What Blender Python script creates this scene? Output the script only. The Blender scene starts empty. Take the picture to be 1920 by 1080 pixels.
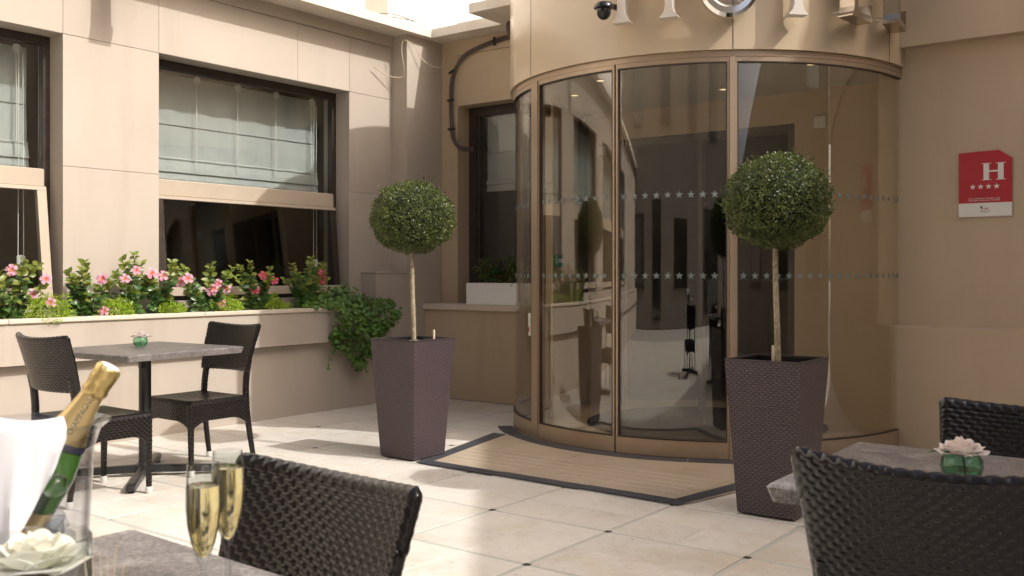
import bpy, math, random
from mathutils import Vector, Matrix
random.seed(7)
rnd = random.random
def ru(a, b): return a + (b - a) * random.random()
R_ = math.radians

scene = bpy.context.scene
col = scene.collection

# ------------------------------------------------------------------ camera
CAM_Z = 1.22
cam_data = bpy.data.cameras.new('camera')
cam = bpy.data.objects.new('camera', cam_data)
col.objects.link(cam)
cam.location = (0, 0, CAM_Z)
cam.rotation_euler = (R_(90), 0, R_(37.08))
cam_data.sensor_width = 36.0
cam_data.lens = 1822 / 1920 * 36.0
cam_data.shift_y = -28 / 1920
cam_data.clip_start = 0.05
cam_data.clip_end = 600
cam_data.dof.use_dof = True
cam_data.dof.focus_distance = 5.6
cam_data.dof.aperture_fstop = 9.0
scene.camera = cam

# ------------------------------------------------------------------ world, sun, exposure
SUN_EL = R_(41.5)
SUN_AZ = R_(79.7)              # measured clockwise from +Y
world = bpy.data.worlds.new('World')
scene.world = world
world.use_nodes = True
wn = world.node_tree.nodes
wl = world.node_tree.links
sky = wn.new('ShaderNodeTexSky')
sky.sky_type = 'NISHITA'
sky.sun_disc = False
sky.sun_elevation = SUN_EL
sky.sun_rotation = SUN_AZ
sky.air_density = 0.6
sky.dust_density = 7.0
sky.ozone_density = 0.0
wl.new(sky.outputs[0], wn['Background'].inputs[0])
wn['Background'].inputs[1].default_value = 0.15
sun_data = bpy.data.lights.new('sun', 'SUN')
sun_data.energy = 2.5
sun_data.angle = R_(0.53)
sun_data.color = (1.0, 0.985, 0.955)
sun = bpy.data.objects.new('sun', sun_data)
col.objects.link(sun)
sdir = Vector((math.sin(SUN_AZ) * math.cos(SUN_EL), math.cos(SUN_AZ) * math.cos(SUN_EL), math.sin(SUN_EL)))
sun.location = sdir * 30
sun.rotation_euler = sdir.to_track_quat('Z', 'Y').to_euler()
vs = scene.view_settings
vs.view_transform = 'Standard'
vs.look = 'None'
vs.gamma = 1.0
vs.use_curve_mapping = False
vs.exposure = 0.46
scene.cycles.max_bounces = 10
scene.cycles.diffuse_bounces = 4
scene.cycles.transparent_max_bounces = 24
scene.cycles.transmission_bounces = 10
scene.cycles.glossy_bounces = 5
scene.cycles.caustics_reflective = False
scene.cycles.caustics_refractive = False
scene.cycles.sample_clamp_indirect = 6.0
scene.cycles.use_denoising = True

# ------------------------------------------------------------------ materials
MATS = {}
def new_mat(name):
    m = bpy.data.materials.new(name)
    m.use_nodes = True
    nt = m.node_tree
    b = nt.nodes['Principled BSDF']
    MATS[name] = m
    return m, nt, b
def nd(nt, t, **kw):
    n = nt.nodes.new(t)
    for k, v in kw.items():
        if k in n.inputs.keys(): n.inputs[k].default_value = v
        else: setattr(n, k, v)
    return n
def coords(nt, kind='Object'):
    return nt.nodes.new('ShaderNodeTexCoord').outputs[kind]
def ramp(nt, src, stops):
    r = nt.nodes.new('ShaderNodeValToRGB')
    cr = r.color_ramp
    while len(cr.elements) > len(stops): cr.elements.remove(cr.elements[-1])
    while len(cr.elements) < len(stops): cr.elements.new(1.0)
    for e, (p, c) in zip(cr.elements, stops):
        e.position = p
        e.color = (c[0], c[1], c[2], 1)
    nt.links.new(src, r.inputs[0])
    return r.outputs[0]
def sc3(c, k): return (c[0] * k, c[1] * k, c[2] * k)
def mat_noise(name, c1, c2, scale=8, rough=0.6, bump=0.0, bscale=60, spec=0.4, metallic=0.0, coat=0.0, detail=5, rnd_amt=0.0, kind='Object', bdist=0.01):
    m, nt, b = new_mat(name)
    co = coords(nt, kind)
    n = nd(nt, 'ShaderNodeTexNoise', Scale=scale, Detail=detail, Roughness=0.6)
    nt.links.new(co, n.inputs['Vector'])
    c = ramp(nt, n.outputs[0], [(0.3, c1), (0.7, c2)])
    if rnd_amt:
        oi = nt.nodes.new('ShaderNodeObjectInfo')
        mr = nd(nt, 'ShaderNodeMapRange')
        mr.inputs[3].default_value = 1 - rnd_amt
        mr.inputs[4].default_value = 1 + rnd_amt
        nt.links.new(oi.outputs['Random'], mr.inputs[0])
        hv = nd(nt, 'ShaderNodeHueSaturation')
        nt.links.new(mr.outputs[0], hv.inputs['Value'])
        nt.links.new(c, hv.inputs['Color'])
        c = hv.outputs[0]
    nt.links.new(c, b.inputs['Base Color'])
    b.inputs['Roughness'].default_value = rough
    b.inputs['Specular IOR Level'].default_value = spec
    b.inputs['Metallic'].default_value = metallic
    b.inputs['Coat Weight'].default_value = coat
    if bump:
        n2 = nd(nt, 'ShaderNodeTexNoise', Scale=bscale, Detail=6)
        nt.links.new(co, n2.inputs['Vector'])
        bp = nd(nt, 'ShaderNodeBump', Strength=bump, Distance=bdist)
        nt.links.new(n2.outputs[0], bp.inputs['Height'])
        nt.links.new(bp.outputs[0], b.inputs['Normal'])
    return m
def mat_glass(name, tint=(0.9, 0.93, 0.9), ior=1.5, rough=0.0, extra=0.0, wav=0.0, edge=1.0):
    """thin architectural glass: sees through, mirrors by Fresnel"""
    m, nt, b = new_mat(name)
    nt.nodes.remove(b)
    out = nt.nodes['Material Output']
    tr = nd(nt, 'ShaderNodeBsdfTransparent')
    tr.inputs[0].default_value = (*tint, 1)
    gl = nd(nt, 'ShaderNodeBsdfGlossy', Roughness=rough)
    gl.inputs[0].default_value = (1, 1, 1, 1)
    f0 = ((ior - 1) / (ior + 1)) ** 2
    lw_ = nd(nt, 'ShaderNodeLayerWeight', Blend=0.5)
    pw = nd(nt, 'ShaderNodeMath', operation='POWER'); pw.inputs[1].default_value = 5.0
    nt.links.new(lw_.outputs['Facing'], pw.inputs[0])
    fr = nd(nt, 'ShaderNodeMath', operation='MULTIPLY_ADD'); fr.inputs[1].default_value = 1 - f0; fr.inputs[2].default_value = f0
    nt.links.new(pw.outputs[0], fr.inputs[0])
    mx = nt.nodes.new('ShaderNodeMixShader')
    if wav:
        co = coords(nt)
        n = nd(nt, 'ShaderNodeTexNoise', Scale=1.3, Detail=1.0)
        nt.links.new(co, n.inputs['Vector'])
        bp = nd(nt, 'ShaderNodeBump', Strength=wav, Distance=0.02)
        nt.links.new(n.outputs[0], bp.inputs['Height'])
        nt.links.new(bp.outputs[0], gl.inputs['Normal'])
    if edge < 1.0:      # longer way through the wall of a vessel near its outline
        cr_ = ramp(nt, lw_.outputs['Facing'], [(0.45, tint), (0.95, sc3(tint, edge))])
        nt.links.new(cr_, tr.inputs[0])
    if extra:
        ad = nd(nt, 'ShaderNodeMath', operation='ADD')
        ad.inputs[1].default_value = extra
        nt.links.new(fr.outputs[0], ad.inputs[0])
        nt.links.new(ad.outputs[0], mx.inputs[0])
    else:
        nt.links.new(fr.outputs[0], mx.inputs[0])
    nt.links.new(tr.outputs[0], mx.inputs[1])
    nt.links.new(gl.outputs[0], mx.inputs[2])
    nt.links.new(mx.outputs[0], out.inputs[0])
    return m
def mat_leaf(name, c1, c2, scale=9, rough=0.45, trans=0.25, sub=None):
    m, nt, b = new_mat(name)
    out = nt.nodes['Material Output']
    co = coords(nt)
    n = nd(nt, 'ShaderNodeTexNoise', Scale=scale, Detail=4)
    nt.links.new(co, n.inputs['Vector'])
    c = ramp(nt, n.outputs[0], [(0.32, c1), (0.68, c2)])
    nt.links.new(c, b.inputs['Base Color'])
    b.inputs['Roughness'].default_value = rough
    t = nt.nodes.new('ShaderNodeBsdfTranslucent')
    nt.links.new(c, t.inputs[0])
    mx = nt.nodes.new('ShaderNodeMixShader')
    mx.inputs[0].default_value = trans
    nt.links.new(b.outputs[0], mx.inputs[1])
    nt.links.new(t.outputs[0], mx.inputs[2])
    nt.links.new(mx.outputs[0], out.inputs[0])
    return m
def mat_plain(name, c, rough=0.5, metallic=0.0, spec=0.5, coat=0.0, var=0.08, scale=20):
    return mat_noise(name, sc3(c, 1 - var), sc3(c, 1 + var), scale=scale, rough=rough, metallic=metallic, spec=spec, coat=coat)

WALL = (0.45, 0.392, 0.330)
def mat_wall(name, c):
    m, nt, b = new_mat(name)
    co = coords(nt)
    mp = nd(nt, 'ShaderNodeMapping'); mp.inputs['Scale'].default_value = (2.4, 2.4, 0.35); nt.links.new(co, mp.inputs[0])
    n1 = nd(nt, 'ShaderNodeTexNoise', Scale=1.0, Detail=6, Roughness=0.65); nt.links.new(mp.outputs[0], n1.inputs['Vector'])
    n2 = nd(nt, 'ShaderNodeTexNoise', Scale=0.9, Detail=5, Roughness=0.6); nt.links.new(co, n2.inputs['Vector'])
    n3 = nd(nt, 'ShaderNodeTexNoise', Scale=130, Detail=3); nt.links.new(co, n3.inputs['Vector'])
    c1 = ramp(nt, n2.outputs[0], [(0.3, sc3(c, 0.94)), (0.7, sc3(c, 1.05))])
    st = ramp(nt, n1.outputs[0], [(0.28, (0.88, 0.865, 0.84)), (0.48, (1, 1, 1))])
    mm = nd(nt, 'ShaderNodeMix', data_type='RGBA', blend_type='MULTIPLY'); mm.inputs[0].default_value = 0.8
    nt.links.new(c1, mm.inputs[6]); nt.links.new(st, mm.inputs[7])
    oi = nt.nodes.new('ShaderNodeObjectInfo'); mr = nd(nt, 'ShaderNodeMapRange'); mr.inputs[3].default_value = 0.965; mr.inputs[4].default_value = 1.03
    nt.links.new(oi.outputs['Random'], mr.inputs[0])
    hv = nd(nt, 'ShaderNodeHueSaturation'); nt.links.new(mr.outputs[0], hv.inputs['Value']); nt.links.new(mm.outputs[2], hv.inputs['Color'])
    nt.links.new(hv.outputs[0], b.inputs['Base Color'])
    b.inputs['Roughness'].default_value = 0.72; b.inputs['Specular IOR Level'].default_value = 0.25
    bp = nd(nt, 'ShaderNodeBump', Strength=0.16, Distance=0.004); nt.links.new(n3.outputs[0], bp.inputs['Height']); nt.links.new(bp.outputs[0], b.inputs['Normal'])
mat_wall('wall', WALL)
mat_wall('wall_golden', (0.53, 0.42, 0.295))
mat_wall('wall_corner', (0.49, 0.39, 0.27))
mat_noise('wall_trim', (0.55, 0.48, 0.39), (0.62, 0.54, 0.44), scale=5, rough=0.7, bump=0.25, bscale=40, spec=0.25, bdist=0.004)
mat_noise('roof_trim', (0.66, 0.60, 0.52), (0.74, 0.68, 0.59), scale=5, rough=0.75, bump=0.2, bscale=40, spec=0.2)
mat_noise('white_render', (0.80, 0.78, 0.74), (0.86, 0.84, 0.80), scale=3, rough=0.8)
mat_noise('opposite_render', (0.20, 0.175, 0.145), (0.24, 0.21, 0.175), scale=2, rough=0.8)  # kept dark so the unseen houses mirror dimly in the door glass
mat_noise('mortar', (0.36, 0.35, 0.32), (0.46, 0.45, 0.41), scale=30, rough=0.9)
mat_noise('joint_strip', (0.46, 0.47, 0.42), (0.54, 0.54, 0.49), scale=22, rough=0.6)
mat_noise('dark_inlay', (0.03, 0.022, 0.02), (0.05, 0.04, 0.035), scale=30, rough=0.5)
mat_noise('granite', (0.045, 0.048, 0.058), (0.075, 0.078, 0.09), scale=60, rough=0.45, bump=0.1, bscale=150, rnd_amt=0.12)
mat_noise('groove', (0.60, 0.53, 0.43), (0.68, 0.60, 0.49), scale=30, rough=0.7)
mat_noise('bronze', (0.40, 0.305, 0.215), (0.44, 0.335, 0.235), scale=6, rough=0.34, metallic=0.45, spec=0.5)
mat_noise('bronze_dark', (0.05, 0.035, 0.025), (0.07, 0.05, 0.035), scale=6, rough=0.5)
mat_noise('fascia', (0.53, 0.42, 0.285), (0.57, 0.45, 0.305), scale=1.2, rough=0.30, spec=0.5, coat=0.35)
mat_noise('letter_face', (0.62, 0.56, 0.49), (0.66, 0.60, 0.53), scale=4, rough=0.45)
mat_plain('letter_metal', (0.42, 0.35, 0.27), rough=0.22, metallic=0.85, var=0.03)  # brown base colour stands in for beige reflected in the metal
mat_plain('chrome', (0.80, 0.79, 0.77), rough=0.05, metallic=1.0, var=0.02)
mat_plain('black_plastic', (0.012, 0.012, 0.013), rough=0.25)
mat_plain('black_metal', (0.018, 0.018, 0.019), rough=0.35, spec=0.5)
mat_noise('frame_dark', (0.030, 0.022, 0.017), (0.05, 0.038, 0.03), scale=10, rough=0.4)
mat_noise('frame_beige', (0.42, 0.35, 0.27), (0.46, 0.385, 0.30), scale=5, rough=0.5)
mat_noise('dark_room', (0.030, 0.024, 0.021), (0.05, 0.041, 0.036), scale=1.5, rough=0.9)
mat_noise('vestibule', (0.50, 0.40, 0.28), (0.54, 0.43, 0.305), scale=1.5, rough=0.6)
mat_noise('ceiling_white', (0.60, 0.58, 0.53), (0.64, 0.62, 0.57), scale=2, rough=0.7)
mat_noise('mat_dark', (0.03, 0.028, 0.026), (0.05, 0.046, 0.042), scale=80, rough=0.95, bump=0.5, bscale=200)
mat_noise('lobby_floor', (0.16, 0.14, 0.12), (0.20, 0.175, 0.15), scale=2, rough=0.35)
mat_plain('white_plastic', (0.74, 0.73, 0.70), rough=0.4, var=0.02)
mat_plain('green_plastic', (0.01, 0.16, 0.05), rough=0.35)
mat_plain('steel', (0.72, 0.71, 0.69), rough=0.28, metallic=0.9, var=0.03)
mat_plain('foot_white', (0.70, 0.69, 0.66), rough=0.35, var=0.03)
mat_noise('soil', (0.035, 0.024, 0.016), (0.09, 0.065, 0.045), scale=60, rough=0.95, bump=0.8, bscale=70, bdist=0.02)
mat_noise('pebble', (0.62, 0.61, 0.58), (0.78, 0.77, 0.74), scale=30, rough=0.6)
mat_noise('bark', (0.17, 0.13, 0.08), (0.46, 0.40, 0.27), scale=60, rough=0.8, bump=0.5, bscale=80)
mat_noise('stem', (0.07, 0.10, 0.03), (0.13, 0.11, 0.05), scale=30, rough=0.6)
mat_plain('box_white', (0.80, 0.79, 0.77), rough=0.45, var=0.02)
mat_plain('cloth_white', (0.66, 0.66, 0.68), rough=0.85, spec=0.1, var=0.02)
mat_plain('cable', (0.09, 0.065, 0.055), rough=0.5)
mat_plain('cable_tie', (0.02, 0.017, 0.015), rough=0.5)
mat_plain('wire_pale', (0.60, 0.50, 0.38), rough=0.5)
mat_noise('sign_red', (0.40, 0.020, 0.030), (0.45, 0.026, 0.038), scale=3, rough=0.35)
mat_plain('sign_white', (0.72, 0.70, 0.65), rough=0.4, var=0.02)
mat_plain('print_dark', (0.03, 0.03, 0.05), rough=0.5)
mat_plain('print_red', (0.42, 0.03, 0.04), rough=0.5)
mat_noise('star_print', (0.15, 0.185, 0.175), (0.19, 0.23, 0.215), scale=10, rough=0.5)
mat_glass('glass', (0.955, 0.94, 0.90), ior=1.8, wav=0.05)
mat_glass('glass_win', (0.93, 0.95, 0.94), ior=1.75, wav=0.05)
mat_glass('glass_vessel', (0.93, 0.945, 0.945), ior=1.5, edge=0.45)
mat_glass('acrylic', (0.92, 0.925, 0.94), ior=1.45, edge=0.6)
mat_glass('glass_green', (0.74, 0.92, 0.82), ior=1.45, edge=0.45)
mat_glass('ice', (0.86, 0.88, 0.90), ior=1.4, rough=0.1)

# pieces of stone: colour varies from piece to piece, with veins
def mat_stone(name, base, vein, rough=0.42, scale=2.2, amt=0.10, stretch=(1, 1, 1), spec=0.4, strong=0.0):
    m, nt, b = new_mat(name)
    oi = nt.nodes.new('ShaderNodeObjectInfo')
    co = coords(nt)
    ad = nd(nt, 'ShaderNodeVectorMath', operation='ADD')
    ml = nd(nt, 'ShaderNodeVectorMath', operation='SCALE')
    cx = nd(nt, 'ShaderNodeCombineXYZ')
    nt.links.new(oi.outputs['Random'], cx.inputs[0]); nt.links.new(oi.outputs['Random'], cx.inputs[1])
    nt.links.new(cx.outputs[0], ml.inputs[0]); ml.inputs['Scale'].default_value = 40
    mp = nd(nt, 'ShaderNodeMapping'); mp.inputs['Scale'].default_value = stretch
    nt.links.new(co, mp.inputs[0])
    nt.links.new(mp.outputs[0], ad.inputs[0]); nt.links.new(ml.outputs[0], ad.inputs[1])
    n = nd(nt, 'ShaderNodeTexNoise', Scale=scale, Detail=8, Roughness=0.62, Distortion=0.8)
    nt.links.new(ad.outputs[0], n.inputs['Vector'])
    c = ramp(nt, n.outputs[0], [(0.30, vein), (0.46, base), (0.62, sc3(base, 1.05)), (0.78, sc3(vein, 1.1))])
    n3 = nd(nt, 'ShaderNodeTexNoise', Scale=26, Detail=6)
    nt.links.new(ad.outputs[0], n3.inputs['Vector'])
    sp = ramp(nt, n3.outputs[0], [(0.35, (0.86, 0.85, 0.83)), (0.5, (1, 1, 1))])
    mm = nd(nt, 'ShaderNodeMix', data_type='RGBA', blend_type='MULTIPLY')
    mm.inputs[0].default_value = 0.6
    nt.links.new(c, mm.inputs[6]); nt.links.new(sp, mm.inputs[7])
    mr = nd(nt, 'ShaderNodeMapRange')
    mr.inputs[3].default_value = 1 - amt; mr.inputs[4].default_value = 1 + amt
    nt.links.new(oi.outputs['Random'], mr.inputs[0])
    hv = nd(nt, 'ShaderNodeHueSaturation')
    nt.links.new(mr.outputs[0], hv.inputs['Value']); nt.links.new(mm.outputs[2], hv.inputs['Color'])
    ge = nt.nodes.new('ShaderNodeNewGeometry')
    n5 = nd(nt, 'ShaderNodeTexNoise', Scale=0.95, Detail=7, Roughness=0.68); nt.links.new(ge.outputs['Position'], n5.inputs['Vector'])
    stn = ramp(nt, n5.outputs[0], [(0.50, (1, 1, 1)), (0.66, (0.90, 0.82, 0.71)), (0.8, (0.78, 0.67, 0.54))])
    m5 = nd(nt, 'ShaderNodeMix', data_type='RGBA', blend_type='MULTIPLY'); m5.inputs[0].default_value = 0.75
    nt.links.new(hv.outputs[0], m5.inputs[6]); nt.links.new(stn, m5.inputs[7])
    n6 = nd(nt, 'ShaderNodeTexNoise', Scale=38, Detail=2); nt.links.new(ge.outputs['Position'], n6.inputs['Vector'])
    spk = ramp(nt, n6.outputs[0], [(0.255, (0.45, 0.40, 0.34)), (0.29, (1, 1, 1))])
    m6 = nd(nt, 'ShaderNodeMix', data_type='RGBA', blend_type='MULTIPLY'); m6.inputs[0].default_value = 0.8
    nt.links.new(m5.outputs[2], m6.inputs[6]); nt.links.new(spk, m6.inputs[7])
    nt.links.new(m6.outputs[2], b.inputs['Base Color'])
    rr = nd(nt, 'ShaderNodeMapRange'); rr.inputs[3].default_value = rough - 0.12; rr.inputs[4].default_value = rough + 0.15
    nt.links.new(n3.outputs[0], rr.inputs[0]); nt.links.new(rr.outputs[0], b.inputs['Roughness'])
    b.inputs['Specular IOR Level'].default_value = spec
    bp = nd(nt, 'ShaderNodeBump', Strength=0.12, Distance=0.003)
    nt.links.new(n3.outputs[0], bp.inputs['Height']); nt.links.new(bp.outputs[0], b.inputs['Normal'])
    return m
mat_stone('limestone', (0.68, 0.64, 0.575), (0.60, 0.55, 0.47), amt=0.05, rough=0.5)
mat_stone('travertine', (0.485, 0.395, 0.29), (0.435, 0.345, 0.245), amt=0.04, stretch=(1, 2.0, 1), scale=3.5, rough=0.5)

# table tops: mottled grey stone laminate with fine cracks
def mat_table():
    m, nt, b = new_mat('table_stone')
    co = coords(nt)
    n = nd(nt, 'ShaderNodeTexNoise', Scale=9, Detail=8, Roughness=0.7, Distortion=1.2)
    nt.links.new(co, n.inputs['Vector'])
    c = ramp(nt, n.outputs[0], [(0.28, (0.085, 0.075, 0.075)), (0.5, (0.17, 0.155, 0.15)), (0.72, (0.26, 0.245, 0.235))])
    v = nd(nt, 'ShaderNodeTexVoronoi', Scale=34)
    v.feature = 'DISTANCE_TO_EDGE'
    n2 = nd(nt, 'ShaderNodeTexNoise', Scale=18, Detail=3)
    nt.links.new(co, n2.inputs['Vector'])
    mixv = nd(nt, 'ShaderNodeMix', data_type='VECTOR'); mixv.inputs[0].default_value = 0.25
    nt.links.new(co, mixv.inputs[4]); nt.links.new(n2.outputs[1], mixv.inputs[5])
    nt.links.new(mixv.outputs[1], v.inputs['Vector'])
    cr = ramp(nt, v.outputs[0], [(0.0, (0.45, 0.45, 0.45)), (0.05, (1, 1, 1))])
    mm = nd(nt, 'ShaderNodeMix', data_type='RGBA', blend_type='MULTIPLY'); mm.inputs[0].default_value = 0.7
    nt.links.new(c, mm.inputs[6]); nt.links.new(cr, mm.inputs[7])
    ns_ = nd(nt, 'ShaderNodeTexNoise', Scale=150, Detail=3)
    nt.links.new(co, ns_.inputs['Vector'])
    sc_ = ramp(nt, ns_.outputs[0], [(0.36, (0.45, 0.45, 0.45)), (0.5, (1, 1, 1)), (0.64, (1.5, 1.5, 1.5))])
    m2 = nd(nt, 'ShaderNodeMix', data_type='RGBA', blend_type='MULTIPLY'); m2.inputs[0].default_value = 0.8
    nt.links.new(mm.outputs[2], m2.inputs[6]); nt.links.new(sc_, m2.inputs[7])
    nt.links.new(m2.outputs[2], b.inputs['Base Color'])
    b.inputs['Roughness'].default_value = 0.36
    bp = nd(nt, 'ShaderNodeBump', Strength=0.25, Distance=0.002)
    nt.links.new(n.outputs[0], bp.inputs['Height']); nt.links.new(bp.outputs[0], b.inputs['Normal'])
mat_table()

def mat_weave(name, dark, light, bw, rh, strength=0.9, rough=0.4):
    """woven strands: rounded lozenges, each row shifted by half a strand"""
    m, nt, b = new_mat(name)
    uv = coords(nt, 'UV')
    sp = nd(nt, 'ShaderNodeSeparateXYZ'); nt.links.new(uv, sp.inputs[0])
    def M(op, a, b_=None, c=None):
        n = nd(nt, 'ShaderNodeMath', operation=op)
        for i, q in enumerate((a, b_, c)):
            if q is None: continue
            if isinstance(q, (int, float)): n.inputs[i].default_value = q
            else: nt.links.new(q, n.inputs[i])
        return n.outputs[0]
    tv = M('DIVIDE', sp.outputs[1], rh); row = M('FLOOR', tv); par = M('MODULO', row, 2.0)
    su = M('ADD', M('DIVIDE', sp.outputs[0], bw), M('MULTIPLY', par, 0.5))
    ds = M('SUBTRACT', M('FRACT', su), 0.5); dt = M('SUBTRACT', M('FRACT', tv), 0.5)
    ca = M('POWER', M('MAXIMUM', M('COSINE', M('MULTIPLY', ds, math.pi)), 0.0), 0.6)
    cb_ = M('POWER', M('MAXIMUM', M('COSINE', M('MULTIPLY', dt, math.pi)), 0.0), 0.6)
    h = M('MULTIPLY', ca, cb_)
    c = ramp(nt, h, [(0.15, dark), (0.6, sc3(light, 0.85)), (1.0, light)])  # tone follows strand height: shade in the gaps put into the colour
    nt.links.new(c, b.inputs['Base Color'])
    bp = nd(nt, 'ShaderNodeBump', Strength=strength, Distance=0.004)
    nt.links.new(h, bp.inputs['Height']); nt.links.new(bp.outputs[0], b.inputs['Normal'])
    b.inputs['Roughness'].default_value = rough
mat_weave('planter_weave', (0.018, 0.012, 0.013), (0.105, 0.075, 0.082), 0.030, 0.0125, rough=0.34, strength=1.0)
mat_plain('planter_rim', (0.045, 0.033, 0.035), rough=0.4)
mat_noise('wicker', (0.0065, 0.0052, 0.005), (0.012, 0.0096, 0.009), scale=70, rough=0.2, spec=0.38)

mat_leaf('leaf_topiary', (0.046, 0.072, 0.013), (0.135, 0.165, 0.034), scale=14, rough=0.36, trans=0.2)
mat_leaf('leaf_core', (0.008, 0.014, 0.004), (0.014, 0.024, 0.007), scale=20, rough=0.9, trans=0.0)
mat_leaf('leaf_mandevilla', (0.035, 0.10, 0.028), (0.115, 0.20, 0.05), scale=8, rough=0.3, trans=0.25)
mat_leaf('leaf_young', (0.16, 0.24, 0.035), (0.28, 0.30, 0.06), scale=8, rough=0.35, trans=0.4)
mat_leaf('leaf_lime', (0.26, 0.42, 0.02), (0.46, 0.58, 0.07), scale=16, rough=0.6, trans=0.4)
mat_leaf('leaf_ivy', (0.040, 0.115, 0.016), (0.14, 0.26, 0.04), scale=10, rough=0.4, trans=0.25)
mat_leaf('leaf_yellow', (0.07, 0.085, 0.012), (0.30, 0.20, 0.03), scale=5, rough=0.4, trans=0.3)
mat_leaf('petal_pink', (0.74, 0.26, 0.40), (0.84, 0.52, 0.60), scale=18, rough=0.55, trans=0.35)
mat_leaf('petal_hot', (0.62, 0.06, 0.14), (0.74, 0.14, 0.22), scale=18, rough=0.55, trans=0.35)
mat_leaf('petal_heart', (0.75, 0.12, 0.05), (0.80, 0.24, 0.08), scale=30, rough=0.6, trans=0.2)
mat_leaf('rose_white', (0.84, 0.83, 0.70), (0.90, 0.89, 0.82), scale=10, rough=0.6, trans=0.4)
mat_leaf('rose_blush', (0.80, 0.68, 0.63), (0.86, 0.82, 0.78), scale=30, rough=0.6, trans=0.4)
mat_leaf('straw', (0.50, 0.40, 0.24), (0.62, 0.52, 0.34), scale=30, rough=0.7, trans=0.2)
mat_leaf('blind', (0.60, 0.625, 0.61), (0.66, 0.68, 0.665), scale=2, rough=0.85, trans=0.35)
mat_noise('foil_gold', (0.58, 0.42, 0.15), (0.74, 0.57, 0.26), scale=60, rough=0.30, metallic=0.85, bump=0.5, bscale=90, bdist=0.004)
mat_noise('foil_neck', (0.62, 0.46, 0.20), (0.72, 0.55, 0.27), scale=12, rough=0.34, metallic=0.75)
mat_noise('bottle_glass', (0.04, 0.13, 0.015), (0.07, 0.19, 0.025), scale=5, rough=0.08, spec=0.6)
mat_noise('label_gold', (0.60, 0.45, 0.20), (0.72, 0.56, 0.30), scale=20, rough=0.5)
def mat_liquid(name, c, ior):
    m, nt, b = new_mat(name)
    b.inputs['Base Color'].default_value = (*c, 1)
    b.inputs['Transmission Weight'].default_value = 1.0
    b.inputs['Roughness'].default_value = 0.0
    b.inputs['IOR'].default_value = ior
mat_liquid('champagne', (1.0, 0.87, 0.48), 1.34)
mat_liquid('crystal', (0.97, 0.97, 0.98), 1.48)
m, nt, b = new_mat('lamp_glow')
b.inputs['Emission Color'].default_value = (1.0, 0.78, 0.45, 1)
b.inputs['Emission Strength'].default_value = 1.0

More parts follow.
